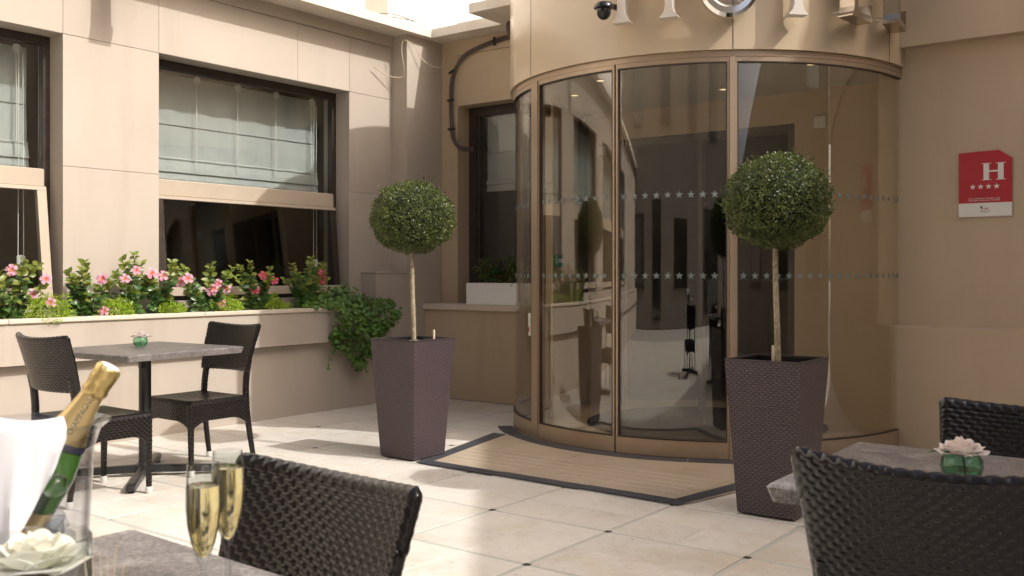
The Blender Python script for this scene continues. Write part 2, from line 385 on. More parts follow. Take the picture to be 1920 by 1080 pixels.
# ------------------------------------------------------------------ builders
def sharpen(me, deg=45):
    import bmesh
    bm = bmesh.new(); bm.from_mesh(me); bmesh.ops.recalc_face_normals(bm, faces=bm.faces)
    lim = R_(deg)
    for e in bm.edges:
        if len(e.link_faces) == 2 and e.calc_face_angle(0) > lim: e.smooth = False
    bm.to_mesh(me); bm.free()
class MB:
    def __init__(s): s.v = []; s.f = []; s.uv = None; s.mi = []; s.cur = 0
    def add(s, vs_, fs_):
        k = len(s.v)
        s.v += [tuple(p) for p in vs_]
        for f in fs_:
            s.f.append(tuple(i + k for i in f)); s.mi.append(s.cur)
    def box(s, x0, x1, y0, y1, z0, z1, bev=0.0):
        if x0 > x1: x0, x1 = x1, x0
        if y0 > y1: y0, y1 = y1, y0
        if z0 > z1: z0, z1 = z1, z0
        if not bev:
            s.add([(x0, y0, z0), (x1, y0, z0), (x1, y1, z0), (x0, y1, z0), (x0, y0, z1), (x1, y0, z1), (x1, y1, z1), (x0, y1, z1)],
                  [(0, 3, 2, 1), (4, 5, 6, 7), (0, 1, 5, 4), (1, 2, 6, 5), (2, 3, 7, 6), (3, 0, 4, 7)])
            return s
        b_ = bev
        def ring(x, y, z): return [(x0 + x, y0 + y, z), (x1 - x, y0 + y, z), (x1 - x, y1 - y, z), (x0 + x, y1 - y, z)]
        # chamfered box: eight-sided loops
        def oct_(i, z):
            return [(x0 + i + b_, y0 + i, z), (x1 - i - b_, y0 + i, z), (x1 - i, y0 + i + b_, z), (x1 - i, y1 - i - b_, z),
                    (x1 - i - b_, y1 - i, z), (x0 + i + b_, y1 - i, z), (x0 + i, y1 - i - b_, z), (x0 + i, y0 + i + b_, z)]
        L = [oct_(b_, z0), oct_(0, z0 + b_), oct_(0, z1 - b_), oct_(b_, z1)]
        s.loft(L, True, cap=True)
        return s
    def loft(s, loops, closed=True, cap=False):
        n = len(loops[0]); V = []; F = []
        for l in loops: V += l
        for i in range(len(loops) - 1):
            for j in range(n if closed else n - 1):
                a = i * n + j; b_ = i * n + (j + 1) % n
                F.append((a, b_, b_ + n, a + n))
        if cap:
            F.append(tuple(reversed(range(n)))); F.append(tuple(range((len(loops) - 1) * n, len(loops) * n)))
        s.add(V, F); return s
    def prism(s, poly, d, axis='z', off=0.0):
        """extrude a polygon: axis z -> poly is (x, y); y -> (x, z); x -> (y, z)"""
        def P(p, t):
            return {'z': (p[0], p[1], t), 'y': (p[0], t, p[1]), 'x': (t, p[0], p[1])}[axis]
        n = len(poly)
        V = [P(p, off) for p in poly] + [P(p, off + d) for p in poly]
        F = [tuple(reversed(range(n))), tuple(range(n, 2 * n))] + [(i, (i + 1) % n, (i + 1) % n + n, i + n) for i in range(n)]
        s.add(V, F); return s
    def lathe(s, prof, n=32, c=(0, 0, 0), capb=False, capt=False, M=None):
        loops = []
        for r, z in prof:
            l = []
            for i in range(n):
                a = 2 * math.pi * i / n
                p = Vector((c[0] + r * math.cos(a), c[1] + r * math.sin(a), c[2] + z))
                l.append(tuple(M @ p) if M else tuple(p))
            loops.append(l)
        k = len(s.v)
        s.loft(loops, True)
        if capb: s.f.append(tuple(k + i for i in reversed(range(n)))); s.mi.append(s.cur)
        if capt: s.f.append(tuple(k + (len(prof) - 1) * n + i for i in range(n))); s.mi.append(s.cur)
        return s
    def tube(s, pts, r, n=8, cap=True):
        pts = [Vector(p) for p in pts]
        rr = r if callable(r) else (lambda t: r)
        loops = []; up = None
        for i, p in enumerate(pts):
            d = (pts[min(i + 1, len(pts) - 1)] - pts[max(i - 1, 0)]).normalized()
            if up is None:
                up = Vector((0, 0, 1)) if abs(d.z) < 0.9 else Vector((1, 0, 0))
            x = d.cross(up).normalized(); y = x.cross(d).normalized(); up = y
            q = rr(i / max(1, len(pts) - 1))
            loops.append([tuple(p + q * (math.cos(2 * math.pi * j / n) * x + math.sin(2 * math.pi * j / n) * y)) for j in range(n)])
        s.loft(loops, True, cap); return s
    def arc(s, c, r0, r1, a0, a1, z0, z1, n=24):
        """curved bar: part of a ring between two radii and two heights; angles in degrees"""
        L = []
        for i in range(n + 1):
            a = R_(a0 + (a1 - a0) * i / n); ca, sa = math.cos(a), math.sin(a)
            L.append([(c[0] + r0 * ca, c[1] + r0 * sa, z0), (c[0] + r1 * ca, c[1] + r1 * sa, z0), (c[0] + r1 * ca, c[1] + r1 * sa, z1), (c[0] + r0 * ca, c[1] + r0 * sa, z1)])
        s.loft(L, True, True); return s
    def mesh(s, name, mats, smooth=False):
        me = bpy.data.meshes.new(name)
        me.from_pydata(s.v, [], s.f)
        for m_ in (mats if isinstance(mats, (list, tuple)) else [mats]): me.materials.append(MATS[m_])
        if any(s.mi): me.polygons.foreach_set('material_index', s.mi)
        if smooth:
            me.polygons.foreach_set('use_smooth', [True] * len(me.polygons))
            if len(me.polygons) < 4500: sharpen(me)
        if s.uv:
            l = me.uv_layers.new(name='UVMap')
            for lp in me.loops: l.data[lp.index].uv = s.uv[lp.vertex_index]
        me.update()
        return me
    def build(s, name, mats, parent=None, smooth=False, world=False, loc=None):
        return put(name, s.mesh(name, mats, smooth), parent, world, loc)
def put(name, me, parent=None, world=False, loc=None):
    o = bpy.data.objects.new(name, me); col.objects.link(o)
    if parent:
        o.parent = parent
        if world: o.location = -world_loc(parent)
    if loc: o.location = loc
    return o
def world_loc(o):
    p = Vector((0, 0, 0))
    while o: p += o.location; o = o.parent
    return p
def tag(o, label, cat, group=None, kind=None):
    if label: o['label'] = label
    if cat: o['category'] = cat
    if group: o['group'] = group
    if kind: o['kind'] = kind
    return o
def thing(name, loc, label, cat, group=None, rz=0.0):
    o = bpy.data.objects.new(name, None); col.objects.link(o)
    o.location = loc; o.rotation_euler = (0, 0, rz); o.empty_display_size = 0.1
    return tag(o, label, cat, group)
def structure(o): o['kind'] = 'structure'; return o
def fix_normals(o):
    import bmesh
    bm = bmesh.new(); bm.from_mesh(o.data); bmesh.ops.recalc_face_normals(bm, faces=bm.faces); bm.to_mesh(o.data); bm.free(); return o
def copy_thing(src, loc, rz, label, group=None):
    c = src.copy(); col.objects.link(c); c.location = loc; c.rotation_euler = (0, 0, rz); c['label'] = label
    if group: c['group'] = group
    for ch in list(src.children):
        d = ch.copy(); col.objects.link(d); d.parent = c
        for g in list(ch.children):
            e = g.copy(); col.objects.link(e); e.parent = d
    return c
def text_mesh(txt, size, extrude=0.0):
    cu = bpy.data.curves.new('lettering', 'FONT'); cu.body = txt; cu.size = size; cu.extrude = extrude; cu.align_x = 'CENTER'; cu.resolution_u = 3
    o = bpy.data.objects.new('lettering', cu); col.objects.link(o)
    dg = bpy.context.evaluated_depsgraph_get(); dg.update()
    me = bpy.data.meshes.new_from_object(o.evaluated_get(dg))
    bpy.data.objects.remove(o); bpy.data.curves.remove(cu)
    V = [tuple(v.co) for v in me.vertices]; F = [tuple(p.vertices) for p in me.polygons]
    bpy.data.meshes.remove(me)
    return V, F
def star(cx, cy, r, rot=90, inner=0.40):
    return [(cx + (r if i % 2 == 0 else r * inner) * math.cos(R_(rot + 36 * i)), cy + (r if i % 2 == 0 else r * inner) * math.sin(R_(rot + 36 * i))) for i in range(10)]
CA, SA = math.cos(R_(37.08)), math.sin(R_(37.08))
def depth(x, y): return -SA * x + CA * y
def in_view(x, y, z=0.0, m=80):
    d = depth(x, y)
    if d < 0.3: return False
    u = 960 + 1822 * (CA * x + SA * y) / d; v = 512 - 1822 * (z - CAM_Z) / d
    return -m < u < 1920 + m and -m < v < 1080 + m

# ================================================================== GROUND
DC = (-3.49, 7.2); DR = 1.55
gb = MB()
gb.add([(-150, -150, -0.014), (150, -150, -0.014), (150, 150, -0.014), (-150, 150, -0.014)], [(0, 1, 2, 3)])
ground = structure(gb.build('ground', 'mortar'))
TX, TY, SX, SY = -3.10, 3.933, 0.696, 0.650
JW = 0.022          # width of the grey joint strips
tw, tl = (SX - JW) / 2 - 0.0015, (SY - JW) / 2 - 0.0012
def tile_mesh(w, l):
    b_ = MB(); e = 0.0016
    L = [[(0, 0, -0.013), (w, 0, -0.013), (w, l, -0.013), (0, l, -0.013)], [(0, 0, -e), (w, 0, -e), (w, l, -e), (0, l, -e)],
         [(e, e, 0), (w - e, e, 0), (w - e, l - e, 0), (e, l - e, 0)]]
    b_.loft(L, True); b_.add(L[2], [(0, 1, 2, 3)])
    return b_
tmesh = tile_mesh(tw, tl).mesh('tile', 'limestone')
smx = MB().box(0, SX - JW - 0.003, 0, JW - 0.003, -0.013, -0.0015).mesh('joint_strip', 'joint_strip')
smy = MB().box(0, JW - 0.003, 0, SY - JW - 0.003, -0.013, -0.0015).mesh('joint_strip', 'joint_strip')
inl = MB().box(0, JW + 0.006, 0, JW + 0.006, -0.013, 0.0012).mesh('inlay', 'dark_inlay')
far = MB(); cand = []; stripc = []
for i in range(-7, 13):
    for j in range(-14, 7):
        x0 = TX + i * SX; y0 = TY + j * SY
        for a in range(2):
            for b_ in range(2):
                x = x0 + JW / 2 + a * (SX - JW) / 2; y = y0 + JW / 2 + b_ * (SY - JW) / 2
                cx_, cy_ = x + tw / 2, y + tl / 2
                if cx_ < -6.85 or cy_ > 7.3 or math.hypot(cx_ - DC[0], cy_ - DC[1]) < DR - 0.3: continue
                if -4.15 < cx_ < -2.5 and 4.85 < cy_ < 5.4: continue
                vis = (in_view(x, y, 0, 10) or in_view(x + tw, y + tl, 0, 10) or in_view(x, y + tl, 0, 10) or in_view(x + tw, y, 0, 10)) and not (cx_ > -1.6 and cy_ > 4.0) and not (cx_ < -2.0 and cy_ < 2.2 and cx_ > -3.2 and depth(cx_, cy_) < 3.0)
                cand.append((not vis, depth(cx_, cy_), x, y))
        stripc.append((x0, y0))
cand.sort()
for k, (nv, d_, x, y) in enumerate(cand):
    if not nv and k < 290:
        put('tile', tmesh, ground, loc=(x, y, 0))
    else:
        tb = tile_mesh(tw, tl); far.add([(p[0] + x, p[1] + y, p[2]) for p in tb.v], tb.f)
o = far.build('outer_tiles', 'limestone', ground); o['kind'] = 'stuff'
nstrip = 0
farS = MB()
for x0, y0 in stripc:
    if x0 < -6.6 or y0 > 7.0 or math.hypot(x0 - DC[0], y0 - DC[1]) < DR: continue
    inth = -4.2 < x0 < -2.45 and 4.7 < y0 < 5.6
    if inth: continue
    if in_view(x0, y0, 0, 120):
        put('joint_strip', smx, ground, loc=(x0 + JW / 2 + 0.0015, y0 - JW / 2 + 0.0015, 0))
        put('joint_strip', smy, ground, loc=(x0 - JW / 2 + 0.0015, y0 + JW / 2 + 0.0015, 0))
    else:
        farS.box(x0 + JW / 2, x0 + SX - JW / 2, y0 - JW / 2, y0 + JW / 2, -0.013, -0.0015)
        farS.box(x0 - JW / 2, x0 + JW / 2, y0 + JW / 2, y0 + SY - JW / 2, -0.013, -0.0015)
o = farS.build('outer_joint_strips', 'joint_strip', ground); o['kind'] = 'stuff'
for i, j in ((0, 0), (1, 0), (2, 0), (1, -1), (0, -1), (2, -1), (-1, 0), (-2, 0), (-4, 1), (-3, 1), (-4, 2), (-2, 2)):
    put('inlay', inl, ground, loc=(TX + i * SX - JW / 2 - 0.003, TY + j * SY - JW / 2 - 0.003, 0))

# threshold of the entrance: warm travertine in a frame of dark granite
th = structure(MB().prism([(-4.13, 4.70), (-2.44, 4.70), (-2.33, 5.55), (-2.33, 6.1), (-4.52, 6.1), (-4.36, 5.75)], 0.002, 'z', 0.002).build('threshold', 'travertine'))
slabs = [(-4.13, -3.55), (-3.547, -2.98), (-2.977, -2.42)]
for (xa, xb) in slabs:
    pl = [(xa, 4.66), (xb, 4.66), (xb, 6.0), (xa, 6.0)]
    MB().prism(pl, 0.003, 'z', 0.004).build('slab', 'travertine', th)
MB().prism([(-4.21, 4.66), (-4.133, 4.66), (-4.133, 6.0), (-4.50, 6.0), (-4.48, 5.75)], 0.003, 'z', 0.004).build('slab', 'travertine', th)
MB().prism([(-2.417, 4.64), (-2.35, 4.64), (-2.22, 5.25), (-2.22, 6.0), (-2.417, 6.0)], 0.003, 'z', 0.004).build('slab', 'travertine', th)
for k, y in enumerate((4.83, 4.93, 5.03, 5.13, 5.23)):
    xa = -4.16 - 0.03 * k; xs = [xa, -3.6 + 0.1 * k, -3.3 - 0.07 * k, -2.5]
    MB().box(xs[0], xs[1], y, y + 0.010, 0.004, 0.0082).box(xs[2], xs[3], y + 0.004, y + 0.012, 0.004, 0.0082).build('anti_slip_line', 'groove', th)
def granite(poly): return MB().prism(poly, 0.0035, 'z', 0.0055).build('border_slab', 'granite', th)
fx = [-4.245, -3.62, -3.0, -2.45]
for a, b_ in zip(fx[:-1], fx[1:]): granite([(a + 0.0015, 4.60), (b_ - 0.0015, 4.585), (b_ - 0.0015, 4.69), (a + 0.0015 + (0.06 if a == fx[0] else 0), 4.70)])
granite([(-4.25, 4.603), (-4.185, 4.705), (-4.44, 5.80), (-4.56, 5.80)])
granite([(-2.447, 4.587), (-2.372, 4.575), (-2.24, 5.25), (-2.35, 5.27), (-2.447, 4.69)])
for a in range(-138, -20, 14):
    MB().arc(DC, DR + 0.012, DR + 0.125, a + 0.1, a + 13.9, 0.003, 0.0092, 8).build('border_slab', 'granite', th)

# ================================================================== LEFT WING
lw = thing('hotel_wing', (-6.7, 0, 0), 'beige rendered hotel wing with wide blind-hung windows on the left', 'building')
PX = -6.70
def wbox(name, m, parent, *a, bev=0.0, smooth=False):
    return MB().box(*a, bev=bev).build(name, m, parent, world=True)
ybr = [-9.0, -4.0, -1.43, 1.58, 3.58, 4.343, 5.72, 6.339, 6.909]
wins = [(-3.43, -1.43), (-0.43 - 0.0, 1.0), (1.58, 3.58), (4.343, 6.339)]
wins = [(1.58, 3.58), (4.343, 6.339), (-1.2, 0.8), (-4.0, -2.0)]
# lintel panels
lb = [-9.0, -4.0, -2.0, -1.2, 0.8, 1.58, 3.58, 4.343, 5.72, 6.339, 6.909]
for a, b_ in zip(lb[:-1], lb[1:]):
    wbox('wall_panel', 'wall', lw, PX - 0.02, PX, a + 0.0012, b_ - 0.0012, 2.9215, 3.43, bev=0.0014)
wbox('frieze', 'wall', lw, PX - 0.05, PX + 0.018, -9, 6.909, 3.432, 3.54)
wbox('wall', 'wall', lw, -7.05, PX - 0.0205, -9, 7.7, 2.92, 3.54)
piers = [(-9, -4.0), (-2.0, -1.2), (0.8, 1.58), (3.58, 4.343), (6.339, 6.909)]
for a, b_ in piers:
    wbox('wall', 'wall', lw, -7.05, PX - 0.0205, a, b_ if b_ < 6.9 else 7.7, 0.0, 2.918)
    for z0, z1 in ((0.6, 1.9805), (1.983, 2.9185)):
        wbox('wall_panel', 'wall', lw, PX - 0.021, PX, a + 0.0, b_, z0, z1, bev=0.0014)
for a, b_ in wins:
    wbox('wall', 'wall', lw, -7.05, PX - 0.0205, a, b_, 0.0, 1.0)
wbox('base_wall', 'wall', lw, PX - 0.018, -6.50, -9, 6.489, 0.0, 0.60)
wbox('base_block', 'wall', lw, PX - 0.018, -6.498, 6.489, 7.417, 0.004, 1.215, bev=0.003)
wbox('block_cap', 'wall', lw, PX - 0.02, -6.492, 6.484, 6.907, 1.216, 1.232, bev=0.003)
wbox('column', 'wall', lw, PX - 0.019, -6.50, 6.909, 7.418, 1.217, 3.54)
rf = MB().prism([(-9.2, -9), (-6.41, -9), (-6.41, 7.17), (-5.54, 7.17), (-5.54, 6.69), (-4.4, 6.69), (-4.4, 7.05), (-1.93, 7.05), (-1.93, 12), (-9.2, 12)], 0.085, 'z', 3.5405).build('roof', 'roof_trim', lw, world=True)
MB().box(-8.6, -6.47, -8.9, 11, 3.6257, 3.64).box(-6.2, -5.7, 7.3, 9, 3.6257, 3.68).build('roof_covering', 'roof_trim', rf, world=True)
sp = MB(); sp.box(-6.405, -6.30, 3.86, 4.00, 3.30, 3.54); sp.box(-6.415, -6.29, 3.845, 4.015, 3.26, 3.30)
sp.build('shadow_bracket', 'roof_trim', rf, world=True)  # unseen block added under the roof edge to cast a shadow on the wall

def make_window(parent, ya, yb, sash_open, beige_stile):
    X = -6.90
    w = wbox('window', 'frame_dark', parent, X - 0.04, X + 0.02, ya, yb, 2.855, 2.918)      # head
    fr = MB().box(X - 0.04, X + 0.02, ya, ya + 0.05, 0.98, 2.8545).box(X - 0.04, X + 0.02, yb - 0.05, yb, 0.98, 2.8545).box(X - 0.041, X + 0.019, ya + 0.051, yb - 0.051, 0.98, 1.05)
    fr.build('frame', 'frame_dark', w, world=True)
    wbox('transom', 'frame_beige', w, X - 0.045, X + 0.045, ya + 0.052, yb - 0.052, 1.835, 1.965, bev=0.006)
    wbox('pane', 'glass_win', w, X - 0.016, X - 0.008, ya + 0.052, yb - 0.052, 1.967, 2.853)
    # bottom-hung lower sash, pushed out at its foot
    ang = R_(sash_open)
    def S(y, t, n):    # t down the sash, n outward
        return (X + 0.03 + math.sin(ang) * t + math.cos(ang) * n, y, 1.833 - math.cos(ang) * t + math.sin(ang) * n)
    def sbox(name, m, y0, y1, t0, t1, n0, n1):
        b_ = MB(); b_.add([S(y, t, n) for t in (t0, t1) for y in (y0, y1) for n in (n0, n1)],
                          [(0, 1, 3, 2), (4, 6, 7, 5), (0, 4, 5, 1), (2, 3, 7, 6), (0, 2, 6, 4), (1, 5, 7, 3)])
        return b_.build(name, m, w, world=True)
    H = 0.80
    ms = 'frame_beige' if beige_stile else 'frame_dark'
    sbox('sash_rail', 'frame_beige', ya + 0.054, yb - 0.054, 0.002, 0.028, 0, 0.04)
    sbox('sash_rail', 'frame_beige', ya + 0.054, yb - 0.054, H - 0.07, H, 0, 0.042)
    sbox('sash_stile', ms, ya + 0.054, ya + 0.12, 0.03, H - 0.072, 0, 0.04)
    sbox('sash_stile', ms, yb - 0.12, yb - 0.054, 0.03, H - 0.072, 0, 0.04)
    sbox('pane', 'glass_win', ya + 0.121, yb - 0.121, 0.03, H - 0.072, 0.014, 0.022)
    # roman blind
    bx_ = -7.10; bl = MB(); rows = [(2.86, 0), (2.70, 0.004), (2.45, 0.0), (2.447, 0.012), (2.443, 0.0), (2.30, 0.006), (2.18, 0.002), (2.165, 0.03), (2.15, 0.02), (2.10, 0.034), (2.055, 0.040), (2.05, 0.022), (2.0, 0.035), (1.955, 0.03)]
    n = 24; L = []
    for z, dx in rows:
        L.append([(bx_ + dx + 0.006 * math.sin(y_ * 1.7 + z * 3) * (1 if z < 2.8 else 0), ya + 0.06 + (yb - ya - 0.12) * y_ / n, z) for y_ in range(n + 1)])
    L2 = [[(p[0] - 0.006, p[1], p[2]) for p in l] for l in L]
    bl.loft(L, False); bl.loft(L2, False)
    bo = bl.build('blind', 'blind', w, world=True)
    k = 5
    for i in range(k):
        y = ya + 0.16 + (yb - ya - 0.32) * i / (k - 1)
        MB().tube([(bx_ + 0.05, y, 2.83), (bx_ + 0.052, y + 0.004, 2.4), (bx_ + 0.056, y - 0.004, 2.08)], 0.0035, 5).build('cord', 'box_white', bo, world=True)
        MB().lathe([(0.001, -0.006), (0.032, -0.006), (0.032, 0.006), (0.001, 0.006)], 14, M=Matrix.Translation((bx_ + 0.06, y, 2.835)) @ Matrix.Rotation(R_(90), 4, 'Y')).build('cord_disc', 'box_white', bo, world=True)
    MB().tube([(bx_ + 0.09, yb - 0.16, 2.8), (bx_ + 0.09, yb - 0.165, 1.34)], 0.003, 5).tube([(bx_ + 0.09, yb - 0.13, 2.8), (bx_ + 0.09, yb - 0.125, 1.34)], 0.003, 5).box(bx_ + 0.075, bx_ + 0.105, yb - 0.175, yb - 0.115, 1.24, 1.35, bev=0.01).build('pull_cord', 'box_white', bo, world=True)
    # dark room behind
    rm = MB()
    x0, x1, y0, y1, z0, z1 = -9.6, -7.051, ya - 0.35, yb + 0.35, 0.0, 3.5
    rm.add([(x1, y0, z0), (x0, y0, z0), (x0, y1, z0), (x1, y1, z0), (x1, y0, z1), (x0, y0, z1), (x0, y1, z1), (x1, y1, z1)],
           [(0, 1, 2, 3), (4, 7, 6, 5), (0, 4, 5, 1), (1, 5, 6, 2), (2, 6, 7, 3)])
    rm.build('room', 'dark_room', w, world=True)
    return w
make_window(lw, 1.58, 3.58, 7.0, True)
make_window(lw, 4.343, 6.339, 5.0, False)
make_window(lw, -1.2, 0.8, 0.5, True)
make_window(lw, -4.0, -2.0, 0.5, True)

# white wall added behind the flat roof, set facing the sun to glare white
up = thing('glare_wall', (-9.0, 8, 3.6), 'white wall added above the left roof, glaring white in the sun', 'building')
MB().box(-9.6, -9.0, -9, 34, 3.62, 14).build('wall', 'white_render', up, world=True)
ch = thing('chimney_stack', (-7.75, 8.0, 3.64), 'pale square chimney stack standing on the flat roof', 'chimney')
MB().box(-7.95, -7.58, 7.75, 8.15, 3.645, 6.2, bev=0.01).build('stack', 'roof_trim', ch, world=True)
MB().box(-7.99, -7.54, 7.71, 8.19, 6.2, 6.3).build('cap', 'roof_trim', ch, world=True)

# ================================================================== BACK WALL LEFT OF THE DOOR
bw = thing('corner_wall', (-5.8, 7.42, 0), 'shaded beige wall with a tall dark-framed window between corner and entrance', 'wall')
wbox('pilaster', 'wall_corner', bw, -6.499, -6.29, 7.42, 7.8, 0.92, 3.54)
wbox('lintel', 'wall_corner', bw, -6.2895, -1.93, 7.425, 7.8, 2.89, 3.39)
wbox('frieze', 'wall_corner', bw, -6.2895, -1.93, 7.412, 7.8, 3.392, 3.54)
wbox('ledge_wall', 'wall_corner', bw, -6.497, -5.0, 7.165, 7.8, 0.03, 0.862)
wbox('ledge_cap', 'wall_trim', bw, -6.497, -5.0, 7.13, 7.64, 0.863, 0.92, bev=0.006)
wbox('skirting', 'wall_corner', bw, -6.497, -4.9, 7.150, 7.17, 0.004, 0.075)
cw = wbox('window', 'frame_dark', bw, -6.289, -4.9, 7.60, 7.66, 2.80, 2.889)
MB().box(-6.289, -6.20, 7.60, 7.66, 0.921, 2.799).box(-6.199, -6.16, 7.615, 7.655, 0.921, 2.799).box(-4.99, -4.9, 7.60, 7.66, 0.921, 2.799).build('frame', 'frame_dark', cw, world=True)
MB().box(-6.159, -4.991, 7.632, 7.64, 0.922, 2.799).build('pane', 'glass_win', cw, world=True)
bl = MB(); L = []
for z, dy in [(2.80, 0), (2.44, 0), (2.437, -0.01), (2.433, 0), (2.16, 0), (2.15, -0.02), (2.12, -0.02), (2.11, 0.0), (2.06, -0.015), (2.045, -0.01)]:
    L.append([(-6.16 + 1.16 * i / 10, 7.74 + dy, z) for i in range(11)])
bl.loft(L, False); bl.build('blind', 'blind', cw, world=True)
rm = MB(); x0, x1, y0, y1, z0, z1 = -6.8, -4.9, 7.81, 9.5, 0, 3.3
rm.add([(x0, y0, z0), (x1, y0, z0), (x1, y1, z0), (x0, y1, z0), (x0, y0, z1), (x1, y0, z1), (x1, y1, z1), (x0, y1, z1)], [(0, 1, 2, 3), (4, 7, 6, 5), (1, 5, 6, 2), (2, 6, 7, 3), (0, 3, 7, 4)])
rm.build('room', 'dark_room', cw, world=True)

# ================================================================== RIGHT WING
rw = thing('hotel_facade', (0.8, 7.13, 0), 'tall beige hotel facade right of the round entrance', 'building')
wbox('wall', 'wall_golden', rw, -2.1, 3.5, 7.13, 7.7, 0.853, 2.79)
wbox('base_wall', 'wall_golden', rw, -2.0, 3.5, 7.085, 7.7, 0.004, 0.84)
MB().prism([(7.085, 0.84), (7.7, 0.84), (7.7, 0.853), (7.13, 0.853)], 5.5, 'x', -2.0).build('base_slope', 'wall_golden', rw, world=True)
wbox('upper_wall', 'wall_golden', rw, -1.925, 3.5, 7.03, 7.7, 2.791, 6.55)
wbox('wall', 'wall_golden', rw, -1.925, 3.5, 7.7, 14, 2.8, 6.55)
wbox('coping', 'roof_trim', rw, -2.0, 3.5, 6.96, 14.1, 6.55, 6.65)

# ================================================================== SIDE AND REAR OF THE COURT (out of view, shaped to shade it and mirror darkly in the glass)
gbd = thing('shading_house', (4, 4, 0), 'unseen house on the right, its sloping roofline shaped to shade the court', 'building')
MB().prism([(-1.5, 0), (7.02, 0), (7.02, 7.2), (-1.5, 1.95)], 5.0, 'x', 3.52).build('wall', 'opposite_render', gbd, world=True)  # added out of view; roofline sloped to draw the shade edge on the paving
for y, z in ((1.0, 1.0), (3.2, 1.0), (5.4, 1.0), (5.4, 3.4)):
    f = MB().box(3.49, 3.53, y, y + 1.0, z, z + 1.5).build('window', 'frame_dark', gbd, world=True)
    MB().box(3.475, 3.485, y + 0.08, y + 0.92, z + 0.08, z + 1.42).build('pane', 'glass_win', f, world=True)
ob = thing('rear_house', (-1, -9, 0), 'unseen town house with dark windows behind the court, darkened for its reflection', 'building')
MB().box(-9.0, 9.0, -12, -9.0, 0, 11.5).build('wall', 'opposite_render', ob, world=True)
for x, z, w_, h in ((-7.4, 0.9, 2.2, 1.6), (-3.9, 0.2, 1.3, 2.6), (-0.6, 0.9, 2.0, 1.5), (4.2, 0.3, 2.6, 2.4), (-6.9, 4.4, 1.4, 2.0), (-2.6, 4.4, 1.4, 2.0), (1.6, 4.4, 1.4, 2.0), (5.2, 4.4, 1.4, 2.0), (-4.6, 8.0, 1.3, 1.7), (0.2, 8.0, 1.3, 1.7)):
    f = MB().box(x, x + w_, -9.02, -8.95, z, z + h).build('window', 'frame_dark', ob, world=True)
    MB().box(x + 0.08, x + w_ / 2 - 0.04, -8.945, -8.935, z + 0.08, z + h - 0.08).box(x + w_ / 2 + 0.04, x + w_ - 0.08, -8.945, -8.935, z + 0.08, z + h - 0.08).build('pane', 'glass_win', f, world=True)

# ================================================================== ENTRANCE DRUM
dr = thing('entrance_drum', (DC[0], DC[1], 0), 'round glass entrance drum with bronze frame under a curved beige fascia', 'entrance')
GB, GT, FB, FT = 0.118, 2.627, 2.668, 4.05
fa = MB().arc(DC, DR - 0.1, DR + 0.022, -183, 3, FB, FT, 96).build('fascia', 'fascia', dr, True, world=True)
for a in (-117.3, -57.6, -12.0):
    MB().arc(DC, DR + 0.0225, DR + 0.0235, a - 0.08, a + 0.08, FB + 0.002, FT - 0.002, 1).build('fascia_joint', 'bronze_dark', fa, world=True)
MB().lathe([(0.01, FT + 0.03), (DR + 0.05, FT + 0.001), (DR + 0.05, FT + 0.05), (0.01, FT + 0.08)], 64, (DC[0], DC[1], 0)).build('roof', 'roof_trim', dr, world=True)
MB().arc(DC, DR - 0.05, DR - 0.001, -183, 3, GT, FB - 0.002, 80).build('head_ring', 'bronze', dr, world=True)
# panels: (name, start, end, moving)
panels = [('fixed_panel', -176.0, -118.7), ('door_leaf', -115.0, -87.0), ('door_leaf', -86.55, -58.3), ('fixed_panel', -56.9, 1.0)]
STAR_ME = MB().prism(star(0, 0, 0.027), 0.0006, 'y', -0.0003).mesh('star', 'star_print')
for nm, a0, a1 in panels:
    r0, r1 = DR - 0.045, DR - 0.004
    pn = MB().arc(DC, r0, r1, a0, a1, 0.012, GB, 30).build(nm, 'bronze', dr, True, world=True)
    MB().arc(DC, r0, r1, a0, a1, GT - 0.03, GT - 0.001, 30).build('top_rail', 'bronze', pn, world=True)
    MB().arc(DC, r0 + 0.002, r1 - 0.002, a0, a0 + 0.5, GB + 0.001, GT - 0.031, 1).build('stile', 'bronze', pn, world=True)
    MB().arc(DC, r0 + 0.002, r1 - 0.002, a1 - 0.5, a1, GB + 0.001, GT - 0.031, 1).build('stile', 'bronze', pn, world=True)
    MB().arc(DC, r0 + 0.016, r1 + 0.0008, a0 + 0.5, a1 - 0.5, GB + 0.0005, GB + 0.008, 30).arc(DC, r0 + 0.016, r1 + 0.0008, a0 + 0.5, a1 - 0.5, GT - 0.038, GT - 0.0305, 30).arc(DC, r0 + 0.016, r1 - 0.001, a0 + 0.5, a0 + 0.75, GB + 0.008, GT - 0.038, 1).arc(DC, r0 + 0.016, r1 - 0.001, a1 - 0.75, a1 - 0.5, GB + 0.008, GT - 0.038, 1).build('gasket', 'bronze_dark', pn, world=True)
    g = MB().arc(DC, DR - 0.030, DR - 0.020, a0 + 0.5, a1 - 0.5, GB + 0.008, GT - 0.038, 48).build('pane', 'glass', pn, True, world=True)
    # two rows of stars stuck on the glass
    for zc in (1.735, 1.202):
        a = a0 + 2.0
        while a < a1 - 1.5:
            if -140 < a:
                so = put('star', STAR_ME, pn, loc=(DC[0] + (DR - 0.0192) * math.cos(R_(a)), DC[1] + (DR - 0.0192) * math.sin(R_(a)), zc))
                so.rotation_euler = (0, 0, R_(a + 90))
            a += 2.85
for a0, a1 in ((-118.6, -115.1), (-58.25, -56.95)):
    MB().arc(DC, DR - 0.06, DR + 0.002, a0, a1, 0.008, GT - 0.001, 3).build('post', 'bronze', dr, world=True)
MB().arc(DC, DR - 0.06, DR - 0.002, -178, 2, 0.0015, 0.010, 60).build('floor_track', 'bronze_dark', dr, world=True)
